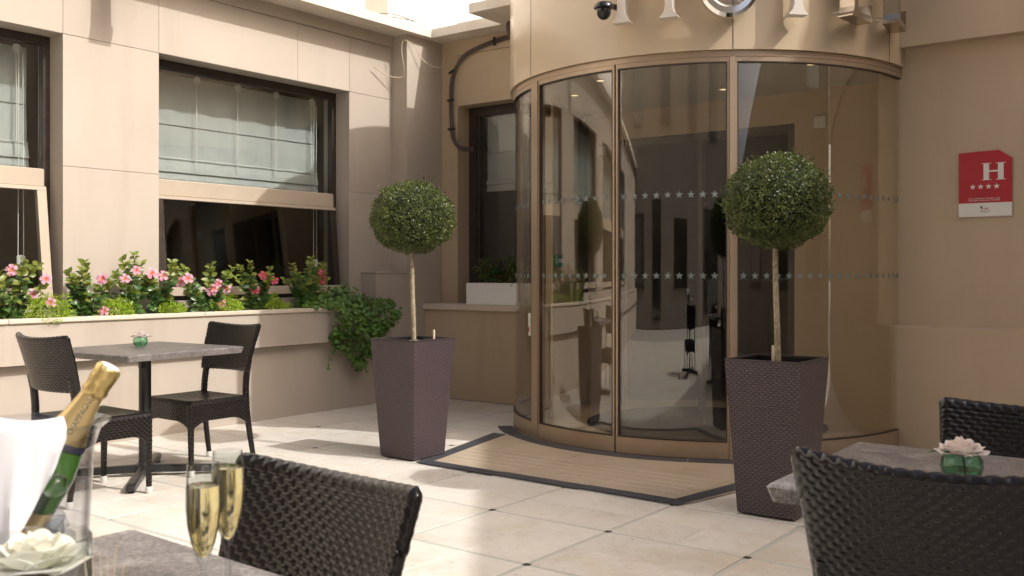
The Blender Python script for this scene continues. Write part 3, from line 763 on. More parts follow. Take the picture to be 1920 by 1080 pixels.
# sticker on the left pane
sk = MB(); sk.arc(DC, DR - 0.0192, DR - 0.0188, -122.5, -118.9, 0.75, 0.92, 3); sk.build('sticker', 'sign_white', dr, world=True)
V, F = text_mesh('IV', 0.045); b_ = MB()
b_.add([(DC[0] + (DR - 0.0184) * math.cos(R_(-120.4) + x / DR), DC[1] + (DR - 0.0184) * math.sin(R_(-120.4) + x / DR), 0.855 + y) for x, y, z in V], F); b_.build('sticker_print', 'print_dark', dr, world=True)
b_ = MB(); b_.add([(DC[0] + (DR - 0.0183) * math.cos(R_(a)), DC[1] + (DR - 0.0183) * math.sin(R_(a)), z) for a, z in ((-122.4, 0.77), (-119.0, 0.83), (-119.0, 0.865), (-122.4, 0.805))], [(0, 1, 2, 3)]); b_.build('sticker_stripe', 'print_red', dr, world=True)
# inside: ceiling, lamps, walls with the dark way in
cl = MB(); cl.lathe([(0.01, 0), (DR - 0.06, 0), (DR - 0.06, 0.03), (0.01, 0.03)], 48, (DC[0], DC[1], 2.70)); ceil = cl.build('ceiling', 'ceiling_white', dr, world=True)
for x, y in ((-4.45, 6.75), (-3.95, 6.35), (-2.95, 6.15), (-2.45, 6.75), (-3.35, 7.25)):
    l = MB().lathe([(0.040, -0.004), (0.040, 0.0), (0.031, -0.001), (0.031, -0.006), (0.040, -0.006)], 20, (x, y, 2.6985)).build('downlight', 'steel', ceil, world=True)
    MB().lathe([(0.0005, 0), (0.029, 0)], 16, (x, y, 2.6955)).build('lamp', 'lamp_glow', l, world=True)
MB().box(-5.3, -4.65, 7.75, 7.85, 0, 2.70).build('inner_wall', 'vestibule', dr, world=True)
MB().box(-2.955, -1.93, 7.75, 7.85, 0, 2.70).build('inner_wall', 'vestibule', dr, world=True)
MB().box(-2.02, -1.93, 7.2, 7.75, 0, 2.70).build('inner_wall', 'vestibule', dr, world=True)
MB().box(-5.06, -4.97, 7.2, 7.75, 0, 2.70).build('inner_wall', 'vestibule', dr, world=True)
MB().box(-4.65, -2.955, 7.76, 7.84, 2.45, 2.70).build('inner_lintel', 'vestibule', dr, world=True)
MB().lathe([(0.01, 0), (DR - 0.07, 0)], 48, (DC[0], DC[1], 0.006)).build('entrance_floor', 'travertine', dr, world=True)
MB().lathe([(0.01, 0), (0.95, 0)], 48, (DC[0], DC[1], 0.012)).build('entrance_mat', 'mat_dark', dr, world=True)
MB().box(-4.64, -4.58, 7.77, 7.83, 0.01, 2.45).box(-3.02, -2.965, 7.77, 7.83, 0.01, 2.45).box(-3.83, -3.79, 7.77, 7.83, 0.01, 2.45).box(-4.57, -3.03, 7.775, 7.825, 2.38, 2.449).build('inner_door_frame', 'frame_dark', dr, world=True)
lob = MB(); x0, x1, y0, y1, z0, z1 = -5.6, -2.1, 7.86, 13.0, 0.002, 2.9
lob.add([(x0, y0, z0), (x1, y0, z0), (x1, y1, z0), (x0, y1, z0), (x0, y0, z1), (x1, y0, z1), (x1, y1, z1), (x0, y1, z1)], [(4, 7, 6, 5), (1, 5, 6, 2), (2, 6, 7, 3), (0, 3, 7, 4)])
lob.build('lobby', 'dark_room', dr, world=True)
MB().box(-5.6, -2.1, 7.845, 13, -0.01, 0.003).build('lobby_floor', 'lobby_floor', dr, world=True)
MB().box(-5.0, -4.3, 10.5, 11.2, 0.004, 1.1).box(-5.05, -4.25, 10.45, 11.25, 1.1, 1.14).build('lobby_desk', 'frame_dark', dr, world=True)
# devices on the inner walls
def device(name, m, x, y, z, w, h, d, label, cat):
    t = thing(name, (x, y, z), label, cat)
    MB().box(-w / 2, w / 2, -d, 0, -h / 2, h / 2, bev=0.008).build('housing', m, t)
    MB().box(-w / 2 + 0.018, w / 2 - 0.018, -d - 0.003, -d + 0.001, -h / 2 + 0.018, h / 2 - 0.018, bev=0.001).build('cover', 'sign_white' if m == 'green_plastic' else m, t)
    return t
device('sensor_box', 'white_plastic', -4.79, 7.75, 2.36, 0.10, 0.10, 0.03, 'small white square box high on the left inner entrance wall', 'sensor box')
device('sensor_box', 'white_plastic', -2.74, 7.75, 2.44, 0.105, 0.10, 0.03, 'small white square box high on the right inner entrance wall', 'sensor box')
gt = thing('call_point', (-4.62, 6.75, 1.32), 'small green emergency door release box behind the left glass', 'call point')
device_post = MB().box(-4.655, -4.635, 6.70, 6.80, 0.006, 2.70).build('inner_jamb', 'vestibule', dr, world=True)
g_ = MB().box(-0.014, 0.03, -0.05, 0.05, -0.05, 0.05, bev=0.006).build('housing', 'green_plastic', gt)
MB().box(0.0302, 0.033, -0.03, 0.03, -0.012, 0.02).build('label_plate', 'sign_white', gt)

# ------------------------------------------------------------------ HOTEL letters
ht = thing('hotel_lettering', (DC[0], DC[1] - DR - 0.1, 2.86), 'raised metal capital letters spelling HOTEL on the curved fascia', 'sign')
def serif_stem(x0, x1, z0, z1, f=0.035, h=0.03):
    """outline of a stem with flared feet, anticlockwise from bottom left"""
    return [(x0 - f, z0), (x1 + f, z0), (x1 + f, z0 + 0.008), (x1 + f * 0.35, z0 + h), (x1, z0 + h * 2.2), (x1, z1 - h * 2.2), (x1 + f * 0.35, z1 - h), (x1 + f, z1 - 0.008), (x1 + f, z1), (x0 - f, z1), (x0 - f, z1 - 0.008), (x0 - f * 0.35, z1 - h), (x0, z1 - h * 2.2), (x0, z0 + h * 2.2), (x0 - f * 0.35, z0 + h), (x0 - f, z0 + 0.008)]
LH = 0.50
def letter_polys(ch_):
    if ch_ == 'H': return [serif_stem(-0.185, -0.135, 0, LH), serif_stem(0.135, 0.185, 0, LH), [(-0.133, 0.235), (0.133, 0.235), (0.133, 0.27), (-0.133, 0.27)]]
    if ch_ == 'T': return [serif_stem(-0.028, 0.028, 0, LH - 0.05), [(-0.17, LH - 0.048), (0.17, LH - 0.048), (0.17, LH), (-0.17, LH)], [(-0.17, LH - 0.13), (-0.15, LH - 0.05), (-0.17, LH - 0.05)], [(0.17, LH - 0.13), (0.17, LH - 0.05), (0.15, LH - 0.05)]]
    if ch_ == 'E': return [serif_stem(-0.12, -0.065, 0, LH, 0.03), [(-0.034, 0), (0.14, 0), (0.14, 0.12), (0.115, 0.04), (-0.063, 0.04)], [(-0.063, 0.23), (0.07, 0.23), (0.07, 0.265), (-0.063, 0.265)], [(-0.063, LH - 0.04), (0.115, LH - 0.04), (0.14, LH - 0.12), (0.14, LH), (-0.034, LH)]]
    if ch_ == 'L': return [serif_stem(-0.12, -0.065, 0, LH, 0.03), [(-0.034, 0), (0.15, 0), (0.15, 0.14), (0.12, 0.04), (-0.063, 0.04)]]
for ch_, ang in (('H', -77.2), ('O', -58.9), ('T', -44.0), ('E', -31.0), ('L', -18.0)):
    a = R_(ang); nx, ny = math.cos(a), math.sin(a); tx, ty = -ny, nx
    r_in, r_out = DR + 0.075, DR + 0.150
    if ch_ in 'EL':     # these two are turned further towards the street
        o0 = (DC[0] + nx * DR, DC[1] + ny * DR); a2 = a + R_(24); nx2, ny2 = math.cos(a2), math.sin(a2)
        def P(x, z, r): return (o0[0] + nx2 * (r - DR) - ny2 * x, o0[1] + ny2 * (r - DR) + nx2 * x, 2.862 + z)
        r_in, r_out = DR + 0.085, DR + 0.185
    else:
        def P(x, z, r): return (DC[0] + nx * r + tx * x, DC[1] + ny * r + ty * x, 2.862 + z)
    body = MB(); face = MB()
    if ch_ == 'O':
        n = 56; L = []
        for i in range(n + 1):
            t = 2 * math.pi * i / n; ox, oz = 0.205 * math.cos(t), LH / 2 - 0.008 + (LH / 2 + 0.008) * math.sin(t); ix, iz = 0.140 * math.cos(t), LH / 2 + (LH / 2 - 0.06) * math.sin(t)
            L.append([P(ox, oz, r_in), P(ox, oz, r_out - 0.014), P((ox + ix) / 2 + (ox - ix) * 0.2, (oz + iz) / 2 + (oz - iz) * 0.2, r_out), P((ox + ix) / 2 - (ox - ix) * 0.3, (oz + iz) / 2 - (oz - iz) * 0.3, r_out), P(ix, iz, r_out - 0.014), P(ix, iz, r_in)])
        body.loft(L, True)
        body.build('letter', 'chrome', ht, world=True)
        continue
    for poly in letter_polys(ch_):
        n = len(poly)
        body.add([P(x, z, r_in) for x, z in poly] + [P(x, z, r_out) for x, z in poly], [tuple(reversed(range(n)))] + [(i, (i + 1) % n, (i + 1) % n + n, i + n) for i in range(n)])
        face.add([P(x, z, r_out + 0.0004) for x, z in poly], [tuple(range(n))])
    for sx_ in {'H': (-0.16, 0.16), 'T': (0.0,), 'E': (-0.09,), 'L': (-0.09,)}[ch_]:
        body.tube([P(sx_, 0.05, DR + 0.02), P(sx_, 0.05, r_in)], 0.007, 8)
    lo = body.build('letter', 'letter_metal' if ch_ in 'EL' else 'letter_face', ht, world=True)
    face.build('letter_face', 'letter_metal' if ch_ in 'EL' else 'letter_face', lo, world=True)
# dome camera under the H
dc_ = thing('dome_camera', (-3.37, 5.46, 2.93), 'black dome security camera beside the first letter on the fascia', 'camera')
MB().tube([(0, 0.16, 0.07), (0, 0.02, 0.06)], 0.02, 10).build('arm', 'black_plastic', dc_)
MB().lathe([(0.001, 0.07), (0.05, 0.065), (0.066, 0.045), (0.066, 0.030), (0.055, 0.026), (0.001, 0.026)], 28).build('hood', 'black_plastic', dc_, True)
MB().lathe([(0.046, 0.025), (0.047, 0.0), (0.040, -0.022), (0.026, -0.038), (0.010, -0.045), (0.0005, -0.046)], 28).build('dome', 'black_plastic', dc_, True)

# ------------------------------------------------------------------ classification plaque
sg = thing('hotel_plaque', (-1.40, 7.13, 1.60), 'red and white hotel plaque with a white H and four stars', 'sign')
W2, Hs = 0.163, 0.440
MB().prism([(-W2, 0.092), (W2, 0.092), (W2, 0.385), (0.085, 0.440), (-W2, 0.434)], 0.016, 'y', -0.016).build('red_panel', 'sign_red', sg)
MB().prism([(-W2, 0.0), (W2, 0.0), (W2, 0.0915), (-W2, 0.0915)], 0.016, 'y', -0.0162).build('white_panel', 'sign_white', sg)
def flat(polys, y=-0.0172):
    b_ = MB()
    for p in polys: b_.prism(p, 0.001, 'y', y)
    return b_
hh = []
for x0 in (-0.008, 0.080): hh += [[(x0, 0.247), (x0 + 0.034, 0.247), (x0 + 0.034, 0.353), (x0, 0.353)], [(x0 - 0.014, 0.243), (x0 + 0.048, 0.243), (x0 + 0.048, 0.2468), (x0 - 0.014, 0.2468)], [(x0 - 0.014, 0.3532), (x0 + 0.048, 0.3532), (x0 + 0.048, 0.357), (x0 - 0.014, 0.357)]]
hh.append([(0.0262, 0.297), (0.0798, 0.297), (0.0798, 0.308), (0.0262, 0.308)])
flat(hh).build('letter_h', 'sign_white', sg)
for i in range(4): flat([star(-0.075 + i * 0.049, 0.200, 0.020)]).build('star', 'sign_white', sg)
for txt, z in (('2010 CLASSEMENT VALABLE 5 ANS', 0.117), ('MINISTERE CHARGE DU TOURISME', 0.104)):
    V, F = text_mesh(txt, 0.0125); b_ = MB(); b_.add([(x - 0.005, -0.0168, z + y) for x, y, q in V], F); b_.build('small_print', 'sign_white', sg)
V, F = text_mesh('ATOUT', 0.02); b_ = MB(); b_.add([(x * 0.9 + 0.0, -0.0170, 0.026 + y + 3.2 * x * x) for x, y, q in V], F); b_.build('emblem_print', 'print_dark', sg)
flat([[(-0.020 + 0.012 * math.cos(t) * 0.5 - 0.006 * math.sin(t), 0.060 + 0.012 * math.sin(t)) for t in [k * math.pi / 6 for k in range(12)]]]).build('emblem_mark', 'print_dark', sg)
flat([[(0.008 + 0.014 * math.cos(t), 0.052 + 0.004 * math.sin(t) + 0.006 * math.cos(t)) for t in [k * math.pi / 6 for k in range(12)]]]).build('emblem_mark', 'print_red', sg)

# ------------------------------------------------------------------ cables on the corner wall
cb = thing('cable_bundle', (-6.25, 7.41, 2.9), 'dark bundle of cables bent along the wall beside the entrance', 'cable')
def spline(pts, n=8):
    P = [Vector(p) for p in pts]; out = []
    for i in range(len(P) - 1):
        p0, p1, p2, p3 = P[max(i - 1, 0)], P[i], P[i + 1], P[min(i + 2, len(P) - 1)]
        for k in range(n):
            t = k / n
            out.append(0.5 * ((2 * p1) + (-p0 + p2) * t + (2 * p0 - 5 * p1 + 4 * p2 - p3) * t * t + (-p0 + 3 * p1 - 3 * p2 + p3) * t ** 3))
    out.append(P[-1]); return out
for k in range(4):
    o_ = 0.011 * k; e_ = 0.02 * math.sin(k * 2.1)
    MB().tube(spline([(-4.95, 7.36, 3.52 + o_), (-5.5, 7.392 - 0.004 * k, 3.475 + o_ + e_ * 0.3), (-5.95, 7.394, 3.42 + o_), (-6.20, 7.393, 3.34 + o_), (-6.315 - o_, 7.392, 3.18), (-6.335 - o_, 7.39, 2.95 + e_), (-6.325 - o_ + e_ * 0.4, 7.39, 2.7), (-6.30 - o_, 7.39, 2.56), (-6.24, 7.40, 2.48 - o_), (-6.15, 7.5, 2.47 - o_)]), 0.0065, 6).build('cable', 'cable', cb, True, world=True)
for p, q in (((-5.4, 7.39, 3.47), (-5.4, 7.39, 3.55)), ((-5.8, 7.39, 3.42), (-5.8, 7.39, 3.50)), ((-6.30, 7.385, 3.25), (-6.37, 7.385, 3.22)), ((-6.32, 7.385, 2.95), (-6.39, 7.385, 2.95)), ((-6.30, 7.385, 2.66), (-6.38, 7.385, 2.66))):
    MB().tube([p, q], 0.013, 8).build('clip', 'cable_tie', cb, world=True)
for k in range(4):
    MB().tube(spline([(-5.35 + 0.02 * k, 7.17, 3.62), (-5.40 - 0.012 * k, 7.12, 3.52), (-5.36 - 0.01 * k, 7.14, 3.40 - 0.015 * k), (-5.18, 7.2, 3.36 - 0.018 * k), (-4.95, 7.25, 3.37)]), 0.008, 6).build('cable', 'cable', cb, True, world=True)
wr = thing('loose_wire', (-6.6, 6.95, 3.1), 'thin pale wire looping loosely over the corner column', 'wire')
MB().tube(spline([(-6.66, 6.62, 3.19), (-6.63, 6.78, 3.13), (-6.55, 6.905, 3.13), (-6.52, 6.89, 3.22), (-6.52, 6.86, 3.36), (-6.5, 6.86, 3.47), (-6.46, 6.97, 3.43), (-6.44, 7.06, 3.32), (-6.40, 7.16, 3.26), (-6.38, 7.28, 3.27), (-6.37, 7.36, 3.42), (-6.25, 7.40, 3.46)]), 0.0045, 5).build('wire', 'wire_pale', wr, True, world=True)
rl = thing('roof_wire', (-6.6, 6.9, 3.66), 'thin wires stretched along the corner of the flat roof', 'wire')
MB().tube(spline([(-6.6, 6.4, 3.64), (-6.52, 6.75, 3.70), (-6.47, 7.05, 3.66), (-6.45, 7.12, 3.65)]), 0.004, 5).tube(spline([(-6.62, 6.45, 3.67), (-6.5, 6.9, 3.68), (-6.45, 7.1, 3.68)]), 0.004, 5).build('wire', 'cable', rl, world=True)

# ================================================================== FLOWER TROUGH
tr = thing('flower_trough', (-6.5, 2, 0.6), 'long beige wall trough under the windows planted with pink flowers', 'planter')
MB().box(-6.47, -6.42, -9, 6.30, 0.612, 0.884).box(-6.499, -6.47, -9, 6.30, 0.612, 0.64).build('front', 'wall', tr, world=True)
MB().box(-6.50, -6.42, 6.30, 6.34, 0.612, 0.884).box(-6.68, -6.50, 6.30, 6.34, 0.601, 0.884).build('end', 'wall', tr, world=True)
for a, b_ in ((-9, -2.5), (-2.4985, 1.1), (1.1015, 3.06), (3.0615, 4.55), (4.5515, 5.62), (5.6215, 6.36)):
    MB().box(-6.535, -6.402, a, b_, 0.885, 0.918, bev=0.006).build('coping', 'wall_trim', tr, world=True)
MB().box(-6.699, -6.472, -9, 6.30, 0.80, 0.880).build('soil', 'soil', tr, world=True)

# ------------------------------------------------------------------ foliage helpers
def leaf(mb, p, d, up, L, W, fold=0.25, curl=0.15):
    d = d.normalized(); s_ = d.cross(up)
    if s_.length < 1e-4: s_ = d.cross(Vector((1, 0, 0)))
    s_.normalize(); n = s_.cross(d).normalized()
    k = len(mb.v)
    P = [p, p + d * L * 0.35 + s_ * W * 0.5 + n * W * fold, p + d * L * 0.40 - n * curl * L * 0.1, p + d * L * 0.35 - s_ * W * 0.5 + n * W * fold,
         p + d * L * 0.75 + s_ * W * 0.36 + n * (W * fold * 0.7 - curl * L * 0.3), p + d * L * 0.75 - n * curl * L * 0.4, p + d * L * 0.75 - s_ * W * 0.36 + n * (W * fold * 0.7 - curl * L * 0.3), p + d * L - n * curl * L]
    mb.add(P, [(0, 1, 2), (0, 2, 3), (1, 4, 5, 2), (2, 5, 6, 3), (4, 7, 5), (5, 7, 6)])
def rdir(zmin=-1.0):
    while True:
        v = Vector((ru(-1, 1), ru(-1, 1), ru(-1, 1)))
        if 0.05 < v.length < 1 and v.normalized().z >= zmin: return v.normalized()

# mandevilla: upright stems with paired leaves and open five-petalled flowers
def flower_mesh(mb, c, n, r, heart):
    n = n.normalized(); x = n.cross(Vector((0.2, 0.1, 1))).normalized(); y = n.cross(x)
    for k in range(5):
        a = 2 * math.pi * k / 5 + ru(-0.1, 0.1)
        d = x * math.cos(a) + y * math.sin(a); t = n.cross(d)
        W = r * 0.80
        P = [c - n * r * 0.25, c + d * r * 0.45 + t * W * 0.35 + n * r * 0.10, c + d * r * 0.5 + n * r * 0.06, c + d * r * 0.45 - t * W * 0.35 + n * r * 0.10,
             c + d * r * 0.9 + t * W * 0.52 + n * r * 0.02, c + d * r * 1.02 + t * W * 0.1 - n * r * 0.06, c + d * r * 0.86 - t * W * 0.46 + n * r * 0.05]
        mb.cur = 0
        mb.add(P, [(0, 1, 2), (0, 2, 3), (1, 4, 5, 2), (2, 5, 6, 3)])
    mb.cur = 1
    ring = [c + (x * math.cos(2 * math.pi * j / 8) + y * math.sin(2 * math.pi * j / 8)) * r * 0.26 + n * r * 0.075 for j in range(8)]
    mb.add([c - n * r * 0.1] + ring, [(0, 1 + j, 1 + (j + 1) % 8) for j in range(8)])
    mb.cur = 0
    mb.tube([c - n * r * 0.15, c - n * r * 1.0], lambda q: r * (0.16 - 0.08 * q), 6)
def mandevilla(y, x, h, spread, flowers, label, hot=False, nst=4, seed=0):
    random.seed(100 + seed)
    t = thing('flowering_plant', (x, y, 0.88), label, 'plant', 'mandevillas in the wall trough')
    st = MB(); fo = MB(); yo = MB(); tips = []
    for k in range(nst):
        a = ru(0, 6.28); hh_ = h * ru(0.55, 0.95) if k else h
        b0 = Vector((ru(-0.03, 0.03), ru(-0.05, 0.05), 0))
        lean = Vector((abs(math.cos(a)) * spread * 0.35, math.sin(a) * spread * (0.75 if k else 0.1), 0))
        pts = [b0 + lean * (q / 6) ** 1.3 + Vector((ru(-1, 1), ru(-1, 1), 0)) * 0.012 + Vector((0, 0, hh_ * q / 6)) for q in range(7)]
        st.tube(pts, lambda q: 0.005 - 0.003 * q, 5)
        n_ = int(hh_ / 0.023)
        for i in range(n_):
            f = (i + 0.5) / n_; q = f * 6; j = min(5, int(q)); p = pts[j].lerp(pts[j + 1], q - j)
            a0 = i * 1.57 + ru(-0.3, 0.3)
            for s2 in (0, math.pi):
                dd = Vector((math.cos(a0 + s2), math.sin(a0 + s2), ru(-0.35, 0.55) + 0.5 * f))
                L = ru(0.070, 0.105) * (1.0 - 0.40 * f)
                young = f > 0.78 or (f > 0.40 and rnd() < (0.55 if seed == 1 else 0.28))
                leaf(yo if young else fo, p, dd, Vector((0.7, -0.55, 0.5)) + rdir() * 0.7, L, L * 0.60, 0.14, 0.2)
        tips.append(pts)
    st.build('stem', 'stem', t); fo.build('foliage', 'leaf_mandevilla', t, True); yo.build('young_foliage', 'leaf_young', t, True)
    for (dy, dz) in flowers:
        c = Vector((ru(0.06, 0.12), dy, dz))
        # flower stalk
        fb = MB(); flower_mesh(fb, c, Vector((0.75, -0.55 + ru(-0.3, 0.3), 0.25)), ru(0.036, 0.046), None)
        pts = min(tips, key=lambda P: min((q - c).length for q in P)); q = min(pts, key=lambda q: (q - c).length)
        fl = fb.build('flower', ['petal_hot' if hot else 'petal_pink', 'petal_heart'], t)
        MB().tube([q, (q + c) / 2 + Vector((0, 0, 0.01)), c - Vector((0.02, -0.015, 0.01))], 0.0022, 5).build('flower_stalk', 'stem', fl)
    return t
mandevilla(3.17, -6.57, 0.43, 0.34, [(0.10, 0.20), (0.16, 0.30), (-0.06, 0.36), (0.20, 0.14)], 'mandevilla with a yellow-green tip at the left end of the trough', seed=1, nst=9)
mandevilla(3.64, -6.57, 0.42, 0.36, [(0.10, 0.30), (0.12, 0.07)], 'bushy mandevilla with one high pink flower left of the pier centre', seed=2, nst=9)
mandevilla(4.00, -6.57, 0.48, 0.22, [(0.0, 0.36), (-0.06, 0.30), (0.14, 0.34)], 'tallest pink mandevilla, standing before the sunlit pier', seed=3, nst=7)
mandevilla(4.28, -6.57, 0.43, 0.26, [(-0.03, 0.32), (0.15, 0.30), (0.12, 0.27)], 'mandevilla at the left edge of the large window, two flowers on its right', seed=4, nst=8)
mandevilla(4.67, -6.57, 0.41, 0.28, [(0.05, 0.26), (0.0, 0.20), (0.14, 0.22), (0.09, 0.10), (0.01, 0.22)], 'mandevilla with a dense cluster of pink flowers before the dark window', seed=5, nst=9)
mandevilla(5.14, -6.57, 0.43, 0.24, [(-0.04, 0.20), (0.03, 0.32), (0.14, 0.28)], 'mandevilla with deep pink flowers at the edge of the shade', hot=True, seed=6, nst=7)
mandevilla(5.68, -6.57, 0.48, 0.34, [(0.12, 0.28), (0.115, 0.33)], 'mandevilla standing in shade beside the trailing ivy', hot=True, seed=7, nst=9)

def lime_bush(y, r, label, mat='leaf_lime', seed=0):
    random.seed(200 + seed)
    r *= 1.22
    t = thing('club_moss_bush', (-6.53, y, 0.895), label, 'bush', 'low lime green bushes in the trough')
    b_ = MB()
    for i in range(2600):
        d = rdir(-0.2); q = r * (0.45 + 0.62 * rnd() ** 0.5) * (1 + 0.24 * math.sin(d.x * 6 + seed * 1.7) * math.cos(d.y * 5 + seed) + 0.12 * math.sin(d.z * 9 + seed))
        p = Vector((d.x * q * 0.7, d.y * q, max(0.0, d.z * q * 0.95)))
        leaf(b_, p, (d * 0.7 + rdir()), rdir(), ru(0.013, 0.024), ru(0.005, 0.009), 0.1, 0.1)
    b_.build('foliage', mat, t)
    c = MB(); c.lathe([(r * 0.55, -0.02), (r * 0.6, 0.03), (r * 0.45, r * 0.5), (0.002, r * 0.62)], 10); o = c.build('inner_core', 'stem', t); o.scale = (0.7, 1, 1)
    return t
lime_bush(3.38, 0.145, 'lime green bush beside the leftmost mandevilla', seed=1)
lime_bush(3.88, 0.120, 'lime green bush before the sunlit pier', seed=2)
lime_bush(4.33, 0.092, 'small lime green bush at the left edge of the large window', seed=3)
lime_bush(4.84, 0.118, 'broad lime green bush under the cluster of pink flowers', seed=4)
lime_bush(5.30, 0.105, 'half shaded lime green bush at the foot of the deep pink mandevilla', seed=5)
lime_bush(5.80, 0.10, 'darker lime green bush in the shade near the ivy', seed=6)

# ivy hanging over the end of the trough
random.seed(31)
iv = thing('ivy', (-6.5, 5.98, 0.88), 'dark green ivy trailing over the shaded end of the trough', 'plant')
ib = MB(); sb = MB()
def ivy_leaf(p, n, r):
    n = n.normalized(); x = n.cross(Vector((0, 0, 1)));
    if x.length < 0.01: x = Vector((1, 0, 0))
    x.normalize(); y = n.cross(x); a0 = ru(-0.6, 0.6) - math.pi / 2
    rr_ = [1.0, 0.55, 0.85, 0.5, 0.55, 0.5, 0.85, 0.55]
    ring = [p + (x * math.cos(a0 + 2 * math.pi * j / 8) + y * math.sin(a0 + 2 * math.pi * j / 8)) * r * rr_[j] - n * r * 0.12 for j in range(8)]
    ib.add([p + n * r * 0.08] + ring, [(0, 1 + j, 1 + (j + 1) % 8) for j in range(8)])
for i in range(1500):
    q = rnd()
    if q < 0.42:   # mound on the soil
        d = rdir(0.0); p = Vector((0.02 + d.x * 0.19, 0.05 + d.y * 0.44, 0.03 + d.z * 0.20 * (1 - 0.5 * abs(d.y)))); p *= ru(0.55, 1.08); n = d + Vector((0.5, -0.5, 0.4)) + rdir() * 0.8
    else:          # curtain falling in front and round the end
        s_ = rnd(); a = ru(-0.20, 0.60); zz = 0.10 - s_ * (0.66 - 0.70 * abs(a - 0.22)); bul = 0.12 + 0.14 * math.sin(min(1, s_ * 1.3) * math.pi)
        p = Vector((0.02 + bul + ru(-0.05, 0.03), a * (1 - 0.25 * s_), zz)); n = Vector((1, ru(-1.0, 0.4), 0.6)) + rdir() * 0.6
    ivy_leaf(p, n, ru(0.020, 0.034))
for k in range(16):
    a = ru(-0.2, 0.4); e = ru(0.25, 0.62)
    pts = spline([(0, a * 0.5, 0.05), (0.12, a * 0.8, 0.10), (0.17, a, -0.1), (0.14, a * 1.05 + ru(-0.05, 0.05), -e)])
    sb.tube(pts, 0.0025, 5)
    if k < 7:
        for q in pts[14:]: ivy_leaf(q + Vector((0.02, ru(-0.02, 0.02), 0)), Vector((1, ru(-0.5, 0.5), 0.4)), ru(0.018, 0.028))
for (y0, y1, z1) in ((0.3, 0.62, -0.05), (0.1, -0.12, -0.36), (0.34, 0.42, -0.42)):
    pts = spline([(0.1, y0 * 0.7, 0.1), (0.2, y0, 0.05), (0.16, (y0 + y1) / 2, (z1 + 0.1) / 2), (0.10, y1, z1)])
    sb.tube(pts, 0.0025, 5)
    for q in pts[8:]: ivy_leaf(q, Vector((1, ru(-0.8, 0.5), 0.5)), ru(0.018, 0.026))
ib.build('foliage', 'leaf_ivy', iv, True); sb.build('stem', 'stem', iv)

# white box with a yellowing plant on the ledge
wb = thing('white_planter', (-5.57, 7.26, 0.921), 'white rectangular planter box on the ledge left of the entrance', 'planter')
MB().box(-0.39, 0.39, -0.10, -0.085, 0, 0.205).box(-0.39, 0.39, 0.085, 0.10, 0, 0.205).box(-0.39, -0.375, -0.085, 0.085, 0, 0.205).box(0.375, 0.39, -0.085, 0.085, 0, 0.205).box(-0.375, 0.375, -0.085, 0.085, 0, 0.02).build('box', 'box_white', wb)
MB().box(-0.375, 0.375, -0.085, 0.085, 0.021, 0.18).build('soil', 'soil', wb)
random.seed(41)
wp = thing('ledge_plant', (-5.57, 7.26, 1.10), 'green and yellow leafy plant in the white box', 'plant')
b1, b2, s1 = MB(), MB(), MB()
for i in range(30):
    b0 = Vector((ru(-0.30, 0.34), ru(-0.05, 0.05), 0)); hgt = ru(0.12, 0.27)
    tip = b0 + Vector((ru(-0.05, 0.05), ru(-0.08, 0.0), hgt)); s1.tube([b0, (b0 + tip) / 2 + Vector((0.01, 0, 0)), tip], 0.003, 5)
    for k in range(11):
        p = b0.lerp(tip, ru(0.2, 1)); leaf(b2 if rnd() < 0.22 else b1, p, rdir(-0.5) + Vector((0, -0.3, 0)), Vector((0, 0, 1)), ru(0.05, 0.085), ru(0.022, 0.034), 0.2, 0.4)
b1.build('foliage', 'leaf_mandevilla', wp, True); b2.build('yellow_foliage', 'leaf_yellow', wp, True); s1.build('stem', 'stem', wp)

# ================================================================== TOPIARY TREES IN TALL PLANTERS
def make_planter():
    t = thing('tall_planter', (0, 0, 0), '', 'planter', 'woven planters flanking the entrance')
    HB, HT, H = 0.150, 0.197, 0.785
    b_ = MB(); uv = []
    for k in range(4):
        a = math.pi / 2 * k
        def Rz(x, y): return (x * math.cos(a) - y * math.sin(a), x * math.sin(a) + y * math.cos(a))
        rows = [(0.008, HB - 0.006), (0.014, HB)] + [(0.014 + (H - 0.014) * i / 10, HB + (HT - HB) * i / 10) for i in range(1, 11)]
        L = []
        for z, h_ in rows:
            L.append([(*Rz(-h_, -h_), z), (*Rz(h_, -h_), z)]); uv += [(-h_ + k * 0.6, z), (h_ + k * 0.6, z)]
        b_.loft(L, False)
    b_.uv = uv
    b_.build('body', 'planter_weave', t)
    rim = MB(); h1, h2 = HT + 0.001, HT - 0.014
    rim.loft([[(-h1, -h1, z) if i == 0 else None for i in range(1)] for z in (0,)], False) if False else None
    rim.box(-h1, h1, -h1, -h2, H - 0.006, H + 0.003).box(-h1, h1, h2, h1, H - 0.006, H + 0.003).box(-h1, -h2, -h2, h2, H - 0.006, H + 0.003).box(h2, h1, -h2, h2, H - 0.006, H + 0.003)
    rim.build('rim', 'planter_rim', t)
    li = MB(); q = h2 + 0.001
    li.add([(-q, -q, H), (q, -q, H), (q, q, H), (-q, q, H), (-q, -q, H - 0.06), (q, -q, H - 0.06), (q, q, H - 0.06), (-q, q, H - 0.06)], [(0, 1, 5, 4), (1, 2, 6, 5), (2, 3, 7, 6), (3, 0, 4, 7)])
    li.build('liner', 'black_plastic', t)
    MB().box(-q, q, -q, q, H - 0.09, H - 0.035).build('soil', 'soil', t)
    return t
def planter_weave_base(t):
    pass
pl1 = make_planter(); pl1.location = (-4.435, 4.77, 0); pl1['label'] = 'tall woven planter left of the entrance, one side in sun'
def gauge(loc):
    MBg = MB().tube([(0, 0, 0), (0, 0, 0.085)], 0.0085, 10); return MBg
